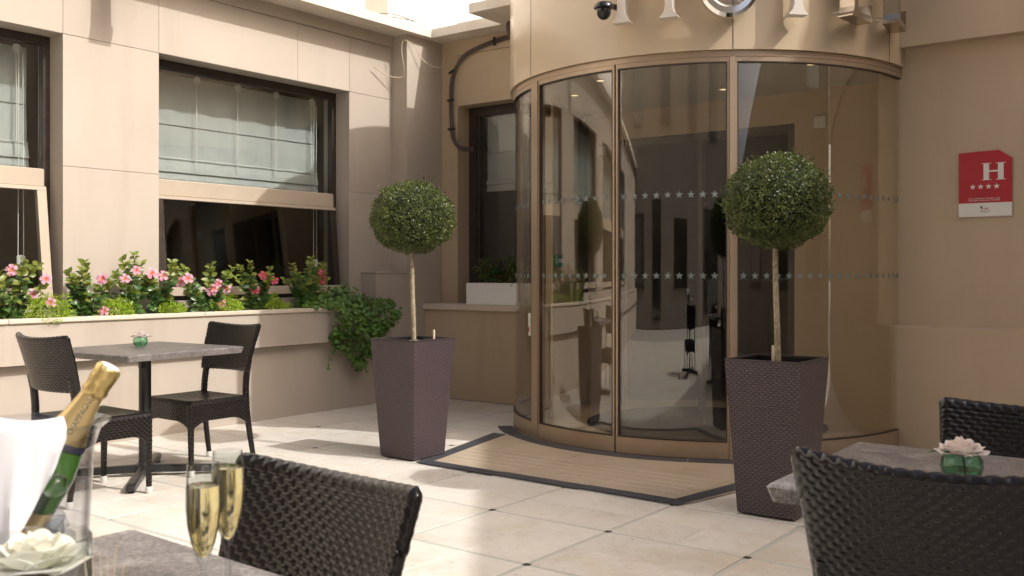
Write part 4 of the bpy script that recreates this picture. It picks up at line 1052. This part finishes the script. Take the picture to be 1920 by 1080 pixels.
MB().tube([(0.10, 0.10, 0.74), (0.10, 0.10, 0.835), (0.10, 0.10, 0.842)], lambda q: 0.0075 if q < 0.9 else 0.004, 10).build('water_gauge', 'wire_pale', pl1, True)
pl2 = copy_thing(pl1, (-1.91, 4.77, 0), 0, 'tall woven planter right of the entrance, standing in shade')
for c in pl2.children:
    if c.name.startswith('water_gauge'): c.location = (-0.17, 0.02, 0)
random.seed(5)
pb = MB()
for i in range(150):
    c = Vector((ru(-0.165, 0.165), ru(-0.165, 0.165), 0.755)); r = ru(0.007, 0.013); pb.lathe([(0.001, -r * 0.6), (r, 0), (r * 0.7, r * 0.5), (0.001, r * 0.7)], 6, tuple(c))
o = pb.build('pebbles', 'pebble', pl1); o['kind'] = 'stuff'

def crown_mesh(seed, n=15000):
    random.seed(seed); b_ = MB()
    for i in range(n):
        d = rdir(); q = 1.0 - 0.16 * rnd() ** 2 + 0.022 * math.sin(d.x * 9 + seed) * math.sin(d.y * 8) + 0.02 * math.sin(d.z * 13 + d.x * 5) + 0.018 * math.sin(d.y * 4.3 + seed * 2.1) + 0.012 * math.sin(d.x * 21) * math.sin(d.z * 19 + d.y * 17)
        if rnd() < 0.02: q += ru(0, 0.05)
        sq = 1.0 if d.z > -0.55 else 0.96
        p = Vector((d.x * 0.272 * q, d.y * 0.272 * q, d.z * 0.245 * q * sq))
        dd = d * ru(0.2, 1.0) + rdir() * 0.9
        L = ru(0.011, 0.020)
        s_ = dd.cross(d + rdir() * 0.5)
        if s_.length < 1e-3: continue
        s_.normalize(); dd.normalize(); W = L * 0.50; nn = s_.cross(dd)
        b_.add([p, p + dd * L * 0.5 + s_ * W * 0.5 + nn * W * 0.15, p + dd * L, p + dd * L * 0.5 - s_ * W * 0.5 + nn * W * 0.15], [(0, 1, 2, 3)])
    for i in range(130):    # stray shoots that have outgrown the last clipping
        d = rdir(-0.7); p = Vector((d.x * 0.265, d.y * 0.265, d.z * 0.24)); e = d * 0.8 + rdir() * 0.5 + Vector((0, 0, 0.25)); e.normalize(); n_ = random.randint(3, 6)
        for k in range(n_):
            q = p + e * (0.010 * k)
            leaf(b_, q, e * 0.6 + rdir(), rdir(), ru(0.012, 0.02), ru(0.006, 0.009), 0.1, 0.1)
    return b_
def make_tree(loc, seed, label):
    t = thing('topiary_tree', loc, label, 'tree', 'ball topiaries flanking the entrance')
    crown_mesh(seed).build('crown', 'leaf_topiary', t, loc=(0, 0, 0.835))
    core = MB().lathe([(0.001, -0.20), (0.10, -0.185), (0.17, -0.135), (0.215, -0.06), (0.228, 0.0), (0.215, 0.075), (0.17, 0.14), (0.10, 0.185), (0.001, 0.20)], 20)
    core.build('inner_core', 'leaf_core', t, loc=(0, 0, 0.835))  # added dark core blocks see-through; its near-black green stands for inner shade
    b_ = MB(); b_.tube(spline([(0.012, 0, -0.02), (0.006, 0.002, 0.15), (0.0, 0, 0.34), (-0.004, 0.0, 0.5), (-0.002, 0, 0.72)]), lambda q: 0.0165 - 0.003 * q, 10)
    for k in range(7):
        a = k * 0.9; b_.tube([(0, 0, 0.60 + 0.02 * k), (0.08 * math.cos(a), 0.08 * math.sin(a), 0.68 + 0.02 * k), (0.16 * math.cos(a), 0.16 * math.sin(a), 0.74 + 0.02 * k)], 0.005, 5)
    b_.build('trunk', 'bark', t, True)
    return t
make_tree((-4.435, 4.77, 0.75), 11, 'round clipped topiary ball left of the entrance')
tr2 = make_tree((-1.915, 4.77, 0.745), 12, 'round clipped topiary ball right of the entrance'); tr2.scale = (0.96, 0.96, 1.0)

# ================================================================== WICKER CHAIRS
PT, PS = 0.0135, 0.030
def weave(s_, t_, amp=0.0046, pt=PT, ps=PS):
    row = math.floor(t_ / pt); ds = (s_ / ps + 0.5 * (row % 2)) % 1.0 - 0.5; dt = (t_ / pt) % 1.0 - 0.5
    a = max(0.0, 1 - (2 * dt) ** 2) ** 0.5; b_ = max(0.0, math.cos(math.pi * ds)) ** 0.55
    return amp * (a * b_) - amp * 0.35
def make_chair():
    t = thing('wicker_chair', (0, 0, 0), '', 'chair', 'dark woven chairs round the tables')
    W = 0.245; SZ = 0.45
    # curve of the back posts: (y, z)
    post = spline([(0, -0.262, 0.03), (0, -0.232, 0.22), (0, -0.212, 0.42), (0, -0.222, 0.58), (0, -0.262, 0.76), (0, -0.298, 0.888)], 10)
    def back_y(z):
        for a, b_ in zip(post[:-1], post[1:]):
            if a.z <= z <= b_.z: return a.y + (b_.y - a.y) * (z - a.z) / (b_.z - a.z)
        return post[-1].y
    # woven back panel, one closed skin
    z0, z1, th_ = 0.605, 0.885, 0.017
    loop = []; nz = 84; ncap = 10
    for i in range(nz + 1): loop.append((z0 + (z1 - z0) * i / nz, 1.0, None))
    prof = []
    for i in range(nz + 1):
        z = z0 + (z1 - z0) * i / nz; prof.append((z, th_, Vector((0, 1, 0))))
    for i in range(1, ncap):
        a = math.pi * i / ncap; prof.append((z1 + math.sin(a) * th_ * 1.0, th_ * math.cos(a), Vector((0, math.cos(a), math.sin(a)))))
    for i in range(nz, -1, -1):
        z = z0 + (z1 - z0) * i / nz; prof.append((z, -th_, Vector((0, -1, 0))))
    for i in range(1, ncap):
        a = math.pi * i / ncap; prof.append((z0 - math.sin(a) * th_ * 0.7, -th_ * math.cos(a), Vector((0, -math.cos(a), -math.sin(a)))))
    ns = 150; L = []
    Wb = W + 0.012
    arcl = [0.0]
    for a, b_ in zip(prof[:-1], prof[1:]): arcl.append(arcl[-1] + math.hypot(a[0] - b_[0], a[1] - b_[1]))
    for i in range(ns + 1):
        f = -1 + 2 * i / ns; flare = 1.0
        # round the two vertical edges
        edge = max(0.0, (abs(f) - 0.91) / 0.09)
        thin = math.sqrt(max(0.0, 1 - edge ** 2)) * 0.80 + 0.20
        row = []
        for (z, yo, n), al in zip(prof, arcl):
            wz = Wb * (0.93 + 0.10 * (z - z0) / (z1 - z0))
            x = f * wz
            cy = back_y(min(z, 0.887)) - 0.055 * (1 - f * f) + 0.02
            zz = z - 0.018 * max(0, (z - z0) / (z1 - z0)) * (1 - f * f) - (0.016 * edge ** 2 if z > 0.8 else 0)
            h = weave(x, al) * (1 - 0.5 * edge)
            row.append((x, cy + yo * thin + n.y * h, zz + n.z * h * 0.8))
        L.append(row)
    bp_ = MB(); bp_.loft(L, True, True); bp_.build('backrest', 'wicker', t, True)
    # legs and posts, wrapped strands
    def wrapped(path, r, name, n=12, wr_=0.0034, foot=True):
        P = []
        for a, b_ in zip(path[:-1], path[1:]):
            m_ = max(1, int((b_ - a).length / 0.0045))
            for q in range(m_): P.append(a.lerp(b_, q / m_))
        P.append(path[-1])
        loops = []; s_ = 0.0
        for i, p in enumerate(P):
            if i: s_ += (p - P[i - 1]).length
            d = (P[min(i + 1, len(P) - 1)] - P[max(i - 1, 0)]).normalized(); x = d.cross(Vector((0, 1, 0))).normalized(); y = x.cross(d)
            q = r(s_)
            lp = []
            for j in range(n):
                a = 2 * math.pi * j / n
                sqr = 1.0 / max(abs(math.cos(a)), abs(math.sin(a))) ** 0.45
                h = weave(a * 0.02, s_, wr_, 0.012, 0.0314)
                lp.append(tuple(p + (x * math.cos(a) + y * math.sin(a)) * (q * sqr + h)))
            loops.append(lp)
        b_ = MB(); b_.loft(loops, True, True)
        o_ = b_.build(name, 'wicker', t, True)
        if foot:
            p = path[0]; MB().lathe([(0.001, -0.032), (0.015, -0.032), (0.0185, -0.028), (0.0195, 0.006), (0.001, 0.006)], 14, tuple(p)).build('foot_cap', 'foot_white', o_, True)
        return o_
    for sx in (-1, 1):
        pth = [Vector((sx * (W - 0.010 - 0.024 * min(1, p.z / 0.6)), p.y + 0.004, p.z)) for p in post if p.z < 0.68]
        pth[0].z = 0.032
        wrapped(pth, lambda s_: 0.0140 + 0.0045 * min(1, s_ / 0.4), 'back_post')
        wrapped([Vector((sx * (W - 0.014), 0.200, 0.032)), Vector((sx * (W - 0.018), 0.200, 0.25)), Vector((sx * (W - 0.022), 0.196, 0.43))], lambda s_: 0.0135 + 0.006 * min(1, s_ / 0.4), 'leg')
    # seat: woven sheet, gently dished
    nx, ny = 96, 84; L = []
    for i in range(nx + 1):
        f = -1 + 2 * i / nx; row = []
        for j in range(ny + 1):
            g = -1 + 2 * j / ny
            x, y = f * (W - 0.004), g * 0.213
            e = max(abs(f), abs(g)); z = SZ - 0.010 * (1 - f * f) * (1 - g * g) - 0.022 * max(0, (e - 0.90) / 0.1) ** 2
            row.append((x, y, z + weave(x, y + 0.3, 0.0036)))
        L.append(row)
    sb_ = MB(); sb_.loft(L, False); sb_.add([(-W + 0.01, -0.2, SZ - 0.03), (W - 0.01, -0.2, SZ - 0.03), (W - 0.01, 0.2, SZ - 0.03), (-W + 0.01, 0.2, SZ - 0.03)], [(0, 3, 2, 1)])
    sb_.build('seat', 'wicker', t, True)
    # aprons with arched lower edge
    def apron(ax, sgn):
        half = W - 0.004 if ax == 'x' else 0.211
        nu, nv = int(half * 2 / 0.0045), 30; Lf = []
        for i in range(nu + 1):
            f = -1 + 2 * i / nu; x = f * half
            zb = 0.325 - 0.055 * max(0, (abs(f) - 0.35) / 0.65) ** 2.2; row = []
            for j in range(nv + 1):
                z = SZ - 0.018 + (zb - SZ + 0.018) * j / nv
                q = (0.213 if ax == 'x' else W - 0.003) + weave(x, z, 0.0038)
                row.append((x, sgn * q, z) if ax == 'x' else (sgn * q, x, z))
            for j in range(nv, -1, -1):
                z = SZ - 0.018 + (zb - SZ + 0.018) * j / nv; q = (0.196 if ax == 'x' else W - 0.02)
                row.append((x, sgn * q, z) if ax == 'x' else (sgn * q, x, z))
            Lf.append(row)
        b_ = MB(); b_.loft(Lf, True, True); return b_.build('apron', 'wicker', t, True)
    apron('x', 1); apron('x', -1); apron('y', 1); apron('y', -1)
    return t
ch0 = make_chair()
ch0.location = (-5.085, 2.885, 0); ch0['label'] = 'woven chair with its back to the camera, left of the sunlit table'
copy_thing(ch0, (-5.265, 3.68, 0), R_(180), 'woven chair facing the camera behind the sunlit table')
c_ = copy_thing(ch0, (-1.355, 0.93, 0), R_(180 - 3), 'woven chair behind the champagne table, nearest to the camera'); c_.scale = (0.96, 0.96, 0.962)
c_ = copy_thing(ch0, (-0.465, 2.13, 0), R_(3), 'woven chair seen from behind at the lower right'); c_.scale = (0.98, 0.98, 0.985)
c_ = copy_thing(ch0, (-0.43, 2.63, 0), R_(180), 'woven chair beyond the right table against the beige facade'); c_.scale = (0.97, 0.97, 0.97)

# ================================================================== TABLES
def make_table(loc, rz, size, label, TZ=0.77):
    t = thing('cafe_table', loc, label, 'table', 'grey stone-top cafe tables', rz)
    h = size / 2; b_ = MB()
    L = []
    def loop(e, z, c=0.008):
        q = h - e
        return [(-q + c, -q, z), (q - c, -q, z), (q, -q + c, z), (q, q - c, z), (q - c, q, z), (-q + c, q, z), (-q, q - c, z), (-q, -q + c, z)]
    b_.loft([loop(0.022, TZ - 0.040), loop(0.010, TZ - 0.038), loop(0.004, TZ - 0.02), loop(0.0, TZ - 0.006), loop(0.006, TZ)], True, True)
    b_.build('table_top', 'table_stone', t)
    MB().lathe([(0.036, 0.06), (0.036, TZ - 0.05)], 24).build('column', 'black_metal', t, True)
    MB().box(-0.13, 0.13, -0.035, 0.035, TZ - 0.056, TZ - 0.0405).box(-0.03, 0.03, -0.13, 0.13, TZ - 0.057, TZ - 0.0415).box(0.06, 0.085, -0.09, -0.06, TZ - 0.11, TZ - 0.056).build('bracket', 'black_metal', t)
    MB().lathe([(0.001, 0.025), (0.05, 0.025), (0.05, 0.07), (0.038, 0.085), (0.001, 0.085)], 24).build('hub', 'black_metal', t, True)
    for k in range(4):
        a = R_(45 + 90 * k); ca, sa = math.cos(a), math.sin(a); Lb = []
        for r, w, z0, z1 in ((0.03, 0.024, 0.025, 0.070), (0.30, 0.024, 0.018, 0.060), (0.47, 0.026, 0.014, 0.054), (0.50, 0.024, 0.014, 0.046), (0.505, 0.018, 0.016, 0.030)):
            Lb.append([(r * ca - s2 * w * sa, r * sa + s2 * w * ca, z) for s2, z in ((-1, z0), (1, z0), (1, z1 - 0.008), (0.6, z1), (-0.6, z1), (-1, z1 - 0.008))])
        f = MB().loft(Lb, True, True).build('foot', 'black_metal', t)
        MB().lathe([(0.001, 0.0), (0.020, 0.0), (0.018, 0.013), (0.001, 0.013)], 12, (0.47 * ca, 0.47 * sa, 0.0015)).build('glide', 'black_plastic', f)
    return t
make_table((-5.29, 3.335, 0), R_(4), 0.82, 'sunlit grey cafe table by the flower trough')
T2 = (-1.25, 0.625)
make_table((T2[0], T2[1], 0), R_(-2), 0.66, 'grey champagne table cut off at the lower left')
make_table((-0.50, 2.31, 0), R_(1), 0.65, 'grey cafe table between the two chairs on the right')

# ------------------------------------------------------------------ roses and vases
def petal(mb, base, ang, R, cp, tip, half, n=7):
    """cupped petal: rises along a curve from the heart to its tip, rounded and rolled at the lip"""
    V = []; F = []; ph = ru(0, 6)
    for i in range(n + 1):
        for j in range(n + 1):
            v = i / n; u = -1 + 2 * j / n; q = v * (1 - 0.30 * abs(u) ** 2.4)
            rho = (1 - q) ** 2 * 0.07 + 2 * q * (1 - q) * cp[0] + q * q * tip[0]
            z = 2 * q * (1 - q) * cp[1] + q * q * tip[1]
            lip = max(0.0, (v - 0.72) / 0.28) ** 2
            rho += 0.10 * lip * (0.5 + tip[0]); z -= 0.075 * lip * (0.3 + tip[0])
            z += 0.022 * math.sin(u * 3.2 + ph) * v * v
            a = ang + u * half * (0.55 + 0.45 * min(1, v * 1.7)) / (1 + 0.25 * lip)
            V.append(Vector(base) + Vector((math.cos(a) * rho, math.sin(a) * rho, z)) * R)
    for i in range(n):
        for j in range(n):
            k = i * (n + 1) + j; F.append((k, k + 1, k + n + 2, k + n + 1))
    mb.add(V, F)
def rose(parent, c, R, mat, seed):
    random.seed(seed)
    for lay, (cnt, cp, tip, half) in enumerate(((3, (0.12, 0.36), (0.07, 0.80), 80), (4, (0.28, 0.40), (0.18, 0.80), 66), (5, (0.44, 0.38), (0.36, 0.75), 54), (5, (0.62, 0.30), (0.58, 0.66), 52), (6, (0.74, 0.20), (0.80, 0.54), 48), (6, (0.80, 0.06), (0.94, 0.36), 44))):
        for k in range(cnt):
            a = 2 * math.pi * (k + 0.5 * (lay % 2) + ru(-0.16, 0.16)) / cnt; f = ru(0.93, 1.07)
            b_ = MB(); petal(b_, c, a, R, (cp[0] * f, cp[1]), (tip[0] * ru(0.92, 1.08), tip[1] * ru(0.92, 1.06)), R_(half))
            b_.build('petal', mat, parent, True)
def make_vase(loc, label, rlabel, seed, leafdir):
    t = thing('green_vase', loc, label, 'vase', 'small green glass vases')
    prof = [(0.001, 0.001), (0.024, 0.001), (0.030, 0.006), (0.040, 0.022), (0.0435, 0.036), (0.041, 0.052), (0.033, 0.064), (0.030, 0.068), (0.0285, 0.067), (0.031, 0.063), (0.0385, 0.051), (0.041, 0.036), (0.0375, 0.023), (0.027, 0.010), (0.001, 0.008)]
    MB().lathe(prof, 36).build('glass', 'glass_green', t, True)
    MB().lathe([(0.001, 0.0095), (0.026, 0.0105), (0.0365, 0.0235), (0.0375, 0.03), (0.001, 0.03)], 30).build('water', 'glass_green', t, True)
    rt = thing('cut_rose', (loc[0], loc[1], loc[2] + 0.062), rlabel, 'rose', 'blush roses in the green vases')
    rose(rt, (0, 0, -0.004), 0.050, 'rose_blush', seed)
    MB().tube([(0, 0, 0.004), (0.004, 0.003, -0.02), (0.008, -0.006, -0.048)], 0.0022, 6).build('stem', 'stem', rt)
    lf = MB()
    for k, (a, L) in enumerate(((leafdir, 0.062), (leafdir + 0.5, 0.045), (leafdir + 3.4, 0.05))):
        leaf(lf, Vector((0.012 * math.cos(a), 0.012 * math.sin(a), 0.0)), Vector((math.cos(a), math.sin(a), 0.15)), Vector((0, 0, 1)), L, L * 0.42, 0.12, 0.15)
    lf.build('leaf', 'leaf_mandevilla', rt, True)
    return t
make_vase((-5.33, 3.33, 0.7715), 'small round green glass vase on the sunlit table', 'blush rose in the vase on the sunlit table', 51, 0.65)
make_vase((-0.485, 2.235, 0.7715), 'small round green glass vase on the right table', 'blush rose in the vase on the right table', 52, 3.7)

# ------------------------------------------------------------------ champagne table
TZ2 = 0.7715
def cam_pt(u, d):     # spot on the ground plan under a picture column at a given depth
    lat = (u - 960) / 1822 * d
    return (lat * CA - d * SA, lat * SA + d * CA)
def make_flute(x, y, label, fill, seed):
    t = thing('champagne_flute', (x, y, TZ2), label, 'glass', 'filled champagne flutes')
    prof = [(0.001, 0.001), (0.031, 0.001), (0.031, 0.003), (0.012, 0.007), (0.0045, 0.016), (0.0035, 0.04), (0.0042, 0.062), (0.009, 0.074), (0.0155, 0.092), (0.0205, 0.115), (0.0228, 0.14), (0.0225, 0.165), (0.0205, 0.197), (0.0197, 0.197), (0.0217, 0.165), (0.022, 0.14), (0.0197, 0.115), (0.0147, 0.092), (0.008, 0.076), (0.001, 0.070)]
    MB().lathe(prof, 40).build('glass', 'glass_vessel', t, True)
    pr = [(0.001, 0.0712), (0.0076, 0.0765), (0.0143, 0.0922), (0.0193, 0.1152), (0.0216, 0.14), (0.0213, fill), (0.0205, fill + 0.0006), (0.001, fill)]
    MB().lathe(pr, 40).build('champagne', 'champagne', t, True)
    return t
x, y = cam_pt(381, 1.285); make_flute(x, y, 'front champagne flute of the pair on the near table', 0.168, 1)
x, y = cam_pt(427, 1.375); make_flute(x, y, 'rear champagne flute of the pair on the near table', 0.174, 2)

BX, BY = cam_pt(72, 1.375)
bk = thing('ice_bucket', (BX, BY, TZ2), 'clear acrylic ice bucket holding the champagne', 'bucket')
BH = 0.238
out_ = [(0.001, 0.0), (0.058, 0.0), (0.062, 0.004), (0.066, 0.06), (0.070, 0.14), (0.0735, 0.20), (0.082, 0.226), (0.096, BH)]
inn = [(0.0945, BH + 0.001), (0.079, 0.226), (0.0700, 0.20), (0.0665, 0.14), (0.0625, 0.06), (0.0585, 0.008), (0.001, 0.008)]
MB().lathe(out_ + inn, 56).build('body', 'acrylic', bk, True)
for s2 in (-1, 1):
    kx, ky = CA * 0.052 * s2 + SA * 0.062, SA * 0.052 * s2 - CA * 0.062
    MB().lathe([(0.001, -0.016), (0.009, -0.014), (0.0155, -0.007), (0.0165, 0.0), (0.0155, 0.007), (0.009, 0.014), (0.001, 0.016)], 18, (kx, ky, 0.162)).build('knob', 'crystal', bk, True)
random.seed(61)
for k in range(12):
    a = ru(0, 6.28); r = ru(0.015, 0.042); ice = MB(); q = ru(0.011, 0.016); c = Vector((r * math.cos(a), r * math.sin(a), ru(0.03, 0.12)))
    M_ = Matrix.Translation(c) @ Matrix.Rotation(ru(0, 3), 4, rdir())
    cb_ = MB().box(-q, q, -q, q, -q, q, bev=0.004); ice.add([tuple(M_ @ Vector(p)) for p in cb_.v], cb_.f)
    ice.build('ice_cube', 'ice', bk, True)
# bottle leaning to the right
BT = thing('champagne_bottle', (BX, BY, TZ2 + 0.03), 'champagne bottle with gold foil neck leaning in the ice bucket', 'bottle')
rt = Vector((CA, SA, 0)); fw = Vector((-SA, CA, 0))
axis = (Vector((0, 0, 1)) * 0.845 + rt * 0.525 + fw * 0.05).normalized()
top = Vector((*cam_pt(207, 1.375), CAM_Z - (687 - 512) / 1822 * 1.375)) - Vector((BX, BY, TZ2 + 0.03))
q_ = axis.to_track_quat('Z', 'Y').to_matrix().to_4x4()
Mb = Matrix.Translation(top - axis * 0.300) @ q_
body = [(0.001, 0.012), (0.02, 0.006), (0.038, 0.0), (0.0425, 0.006), (0.0435, 0.05), (0.0435, 0.115), (0.042, 0.135), (0.037, 0.158), (0.029, 0.185)]
MB().lathe(body, 40, M=Mb).build('glass_body', 'bottle_glass', BT, True)
MB().lathe([(0.0440, 0.03), (0.0442, 0.032), (0.0442, 0.082), (0.0440, 0.084)], 40, M=Mb).build('body_label', 'label_gold', BT, True)
nk = [(0.0300, 0.1845), (0.0295, 0.186), (0.0220, 0.212), (0.0172, 0.240), (0.0153, 0.256)]
MB().lathe(nk, 40, M=Mb).build('neck_foil', 'foil_neck', BT, True)
MB().lathe([(0.0328, 0.1750), (0.0334, 0.1755), (0.0310, 0.1835), (0.0302, 0.1843)], 40, M=Mb).build('neck_band', 'print_dark', BT, True)
cap = [(0.0158, 0.2535), (0.0176, 0.258), (0.0178, 0.263), (0.0166, 0.268), (0.0172, 0.274), (0.0180, 0.286), (0.0176, 0.296), (0.0150, 0.2995), (0.001, 0.300)]
cpm = MB(); L = []
for r, z in cap:
    L.append([tuple(Mb @ Vector((r * (1 + 0.035 * math.sin(9 * 2 * math.pi * i / 48 + z * 200)) * math.cos(2 * math.pi * i / 48), r * (1 + 0.035 * math.sin(9 * 2 * math.pi * i / 48 + z * 200)) * math.sin(2 * math.pi * i / 48), z))) for i in range(48)])
cpm.loft(L, True, True); cpm.build('capsule', 'foil_gold', BT, True)
MB().lathe([(0.001, 0.3008), (0.0125, 0.3006), (0.013, 0.300)], 24, M=Mb).build('crown_cap', 'sign_white', BT, True)
def neck_r(z):
    for (r0, z0), (r1, z1) in zip(nk[:-1], nk[1:]):
        if z0 <= z <= z1: return r0 + (r1 - r0) * (z - z0) / (z1 - z0)
    return nk[-1][0]
V, F = text_mesh('CHAMPAGNE', 0.0115)
Mi = Mb.to_3x3().inverted(); tc = Mi @ (Vector((0, 0, CAM_Z)) - Vector((BX, BY, 1.03))); a_c = math.atan2(tc.y, tc.x)
b_ = MB(); P = []
for x, y, z in V:
    zz = 0.2245 + x * 0.80; r = neck_r(zz) + 0.0004; a = a_c - (y - 0.0045) / r
    P.append(tuple(Mb @ Vector((r * math.cos(a), r * math.sin(a), zz))))
b_.add(P, F); b_.build('neck_lettering', 'print_dark', BT)

# napkin folded over the rim, hanging down on the near left
nkp = thing('napkin', (BX, BY, TZ2 + BH), 'white cloth napkin draped over the rim of the ice bucket', 'napkin')
cb_ = MB(); na, nl = 44, 34; L = []
cam_ang = math.atan2(-fw.y, -fw.x)
for i in range(na + 1):
    f = i / na; a = cam_ang + R_(44) - R_(150) * f        # from right front round to the left
    hang = 0.020 + 0.215 * min(1, (f / 0.40)) ** 0.9
    row = []
    for j in range(nl + 1):
        g = j / nl
        if g < 0.25:    # inside the bucket, coming up
            q = g / 0.25; r = 0.060 + 0.024 * q; z = -0.045 + 0.060 * q
        elif g < 0.38:
            q = (g - 0.25) / 0.13; r = 0.084 + 0.022 * q; z = 0.015 + 0.008 * math.sin(q * math.pi) - 0.004 * q
        else:
            q = (g - 0.38) / 0.62; r = 0.106 + 0.006 * math.sin(q * 2) + 0.006 * math.sin(a * 6 + 0.8) * q + 0.004 * math.sin(a * 15) * q + 0.003 * math.sin(a * 27 + q * 4) * q; z = 0.011 - hang * q
        if f < 0.05 or f > 0.95: r += 0.001
        z += 0.006 * math.sin(a * 3.0)
        row.append((r * math.cos(a), r * math.sin(a), z))
    L.append(row)
cb_.loft(L, False)
L2 = [[(p[0] * 0.975, p[1] * 0.975, p[2] - 0.002) for p in l] for l in L]
cb_.loft(L2, False)
cb_.build('cloth', 'cloth_white', nkp, True)

# white rose floating in a glass bowl
RX, RY = cam_pt(66, 1.12)
gbw = thing('glass_bowl', (RX, RY, TZ2), 'straight-sided glass bowl in front of the ice bucket', 'bowl')
MB().lathe([(0.001, 0.0), (0.0595, 0.0), (0.0605, 0.002), (0.0605, 0.142), (0.059, 0.144), (0.0575, 0.142), (0.0575, 0.008), (0.001, 0.008)], 56).build('glass', 'glass_vessel', gbw, True)
MB().lathe([(0.001, 0.0085), (0.057, 0.0085), (0.057, 0.070), (0.001, 0.070)], 48).build('water', 'acrylic', gbw, True)
wrs = thing('white_rose', (RX, RY, TZ2 + 0.110), 'large open white rose inside the glass bowl', 'rose')
rose(wrs, (0, 0, -0.004), 0.058, 'rose_white', 71)
MB().lathe([(0.001, -0.02), (0.014, -0.014), (0.020, 0.004), (0.001, 0.006)], 14).build('calyx', 'stem', wrs, True)

# dry stalks in a little cup at the very edge
SX_, SY_ = cam_pt(196, 1.02)
cup = thing('stalk_cup', (SX_, SY_, TZ2), 'little cup of dry straw stalks at the near table edge', 'cup')
MB().lathe([(0.001, 0.0), (0.022, 0.0), (0.027, 0.05), (0.0255, 0.05), (0.021, 0.003), (0.001, 0.003)], 24).build('cup', 'glass_vessel', cup, True)
random.seed(81)
for k in range(6):
    lx = (-0.018 + 0.007 * k); MB().tube([tuple(rt * lx * 0.3 + Vector((0, 0, 0.004))), tuple(rt * lx * 1.2 + Vector((0, 0, ru(0.14, 0.168))))], lambda q: 0.0016 - 0.0012 * q, 5).build('stalk', 'straw', cup)

# crumbs and dry leaf bits lying on the paving
random.seed(91)
db = MB()
for k in range(46):
    x, y = (ru(-3.95, -3.6), ru(4.42, 4.56)) if k < 10 else (ru(-5.6, -0.9), ru(2.6, 6.6))
    if math.hypot(x - DC[0], y - DC[1]) < DR + 0.2: continue
    a = ru(0, 6.28); L = ru(0.006, 0.016); d = Vector((math.cos(a), math.sin(a), 0.1))
    leaf(db, Vector((x, y, 0.004)), d, Vector((0, 0, 1)), L, L * ru(0.35, 0.7), 0.2, 0.1)
o = db.build('paving_litter', 'bark'); tag(o, 'dry leaf crumbs scattered over the pale paving', 'litter', kind='stuff')
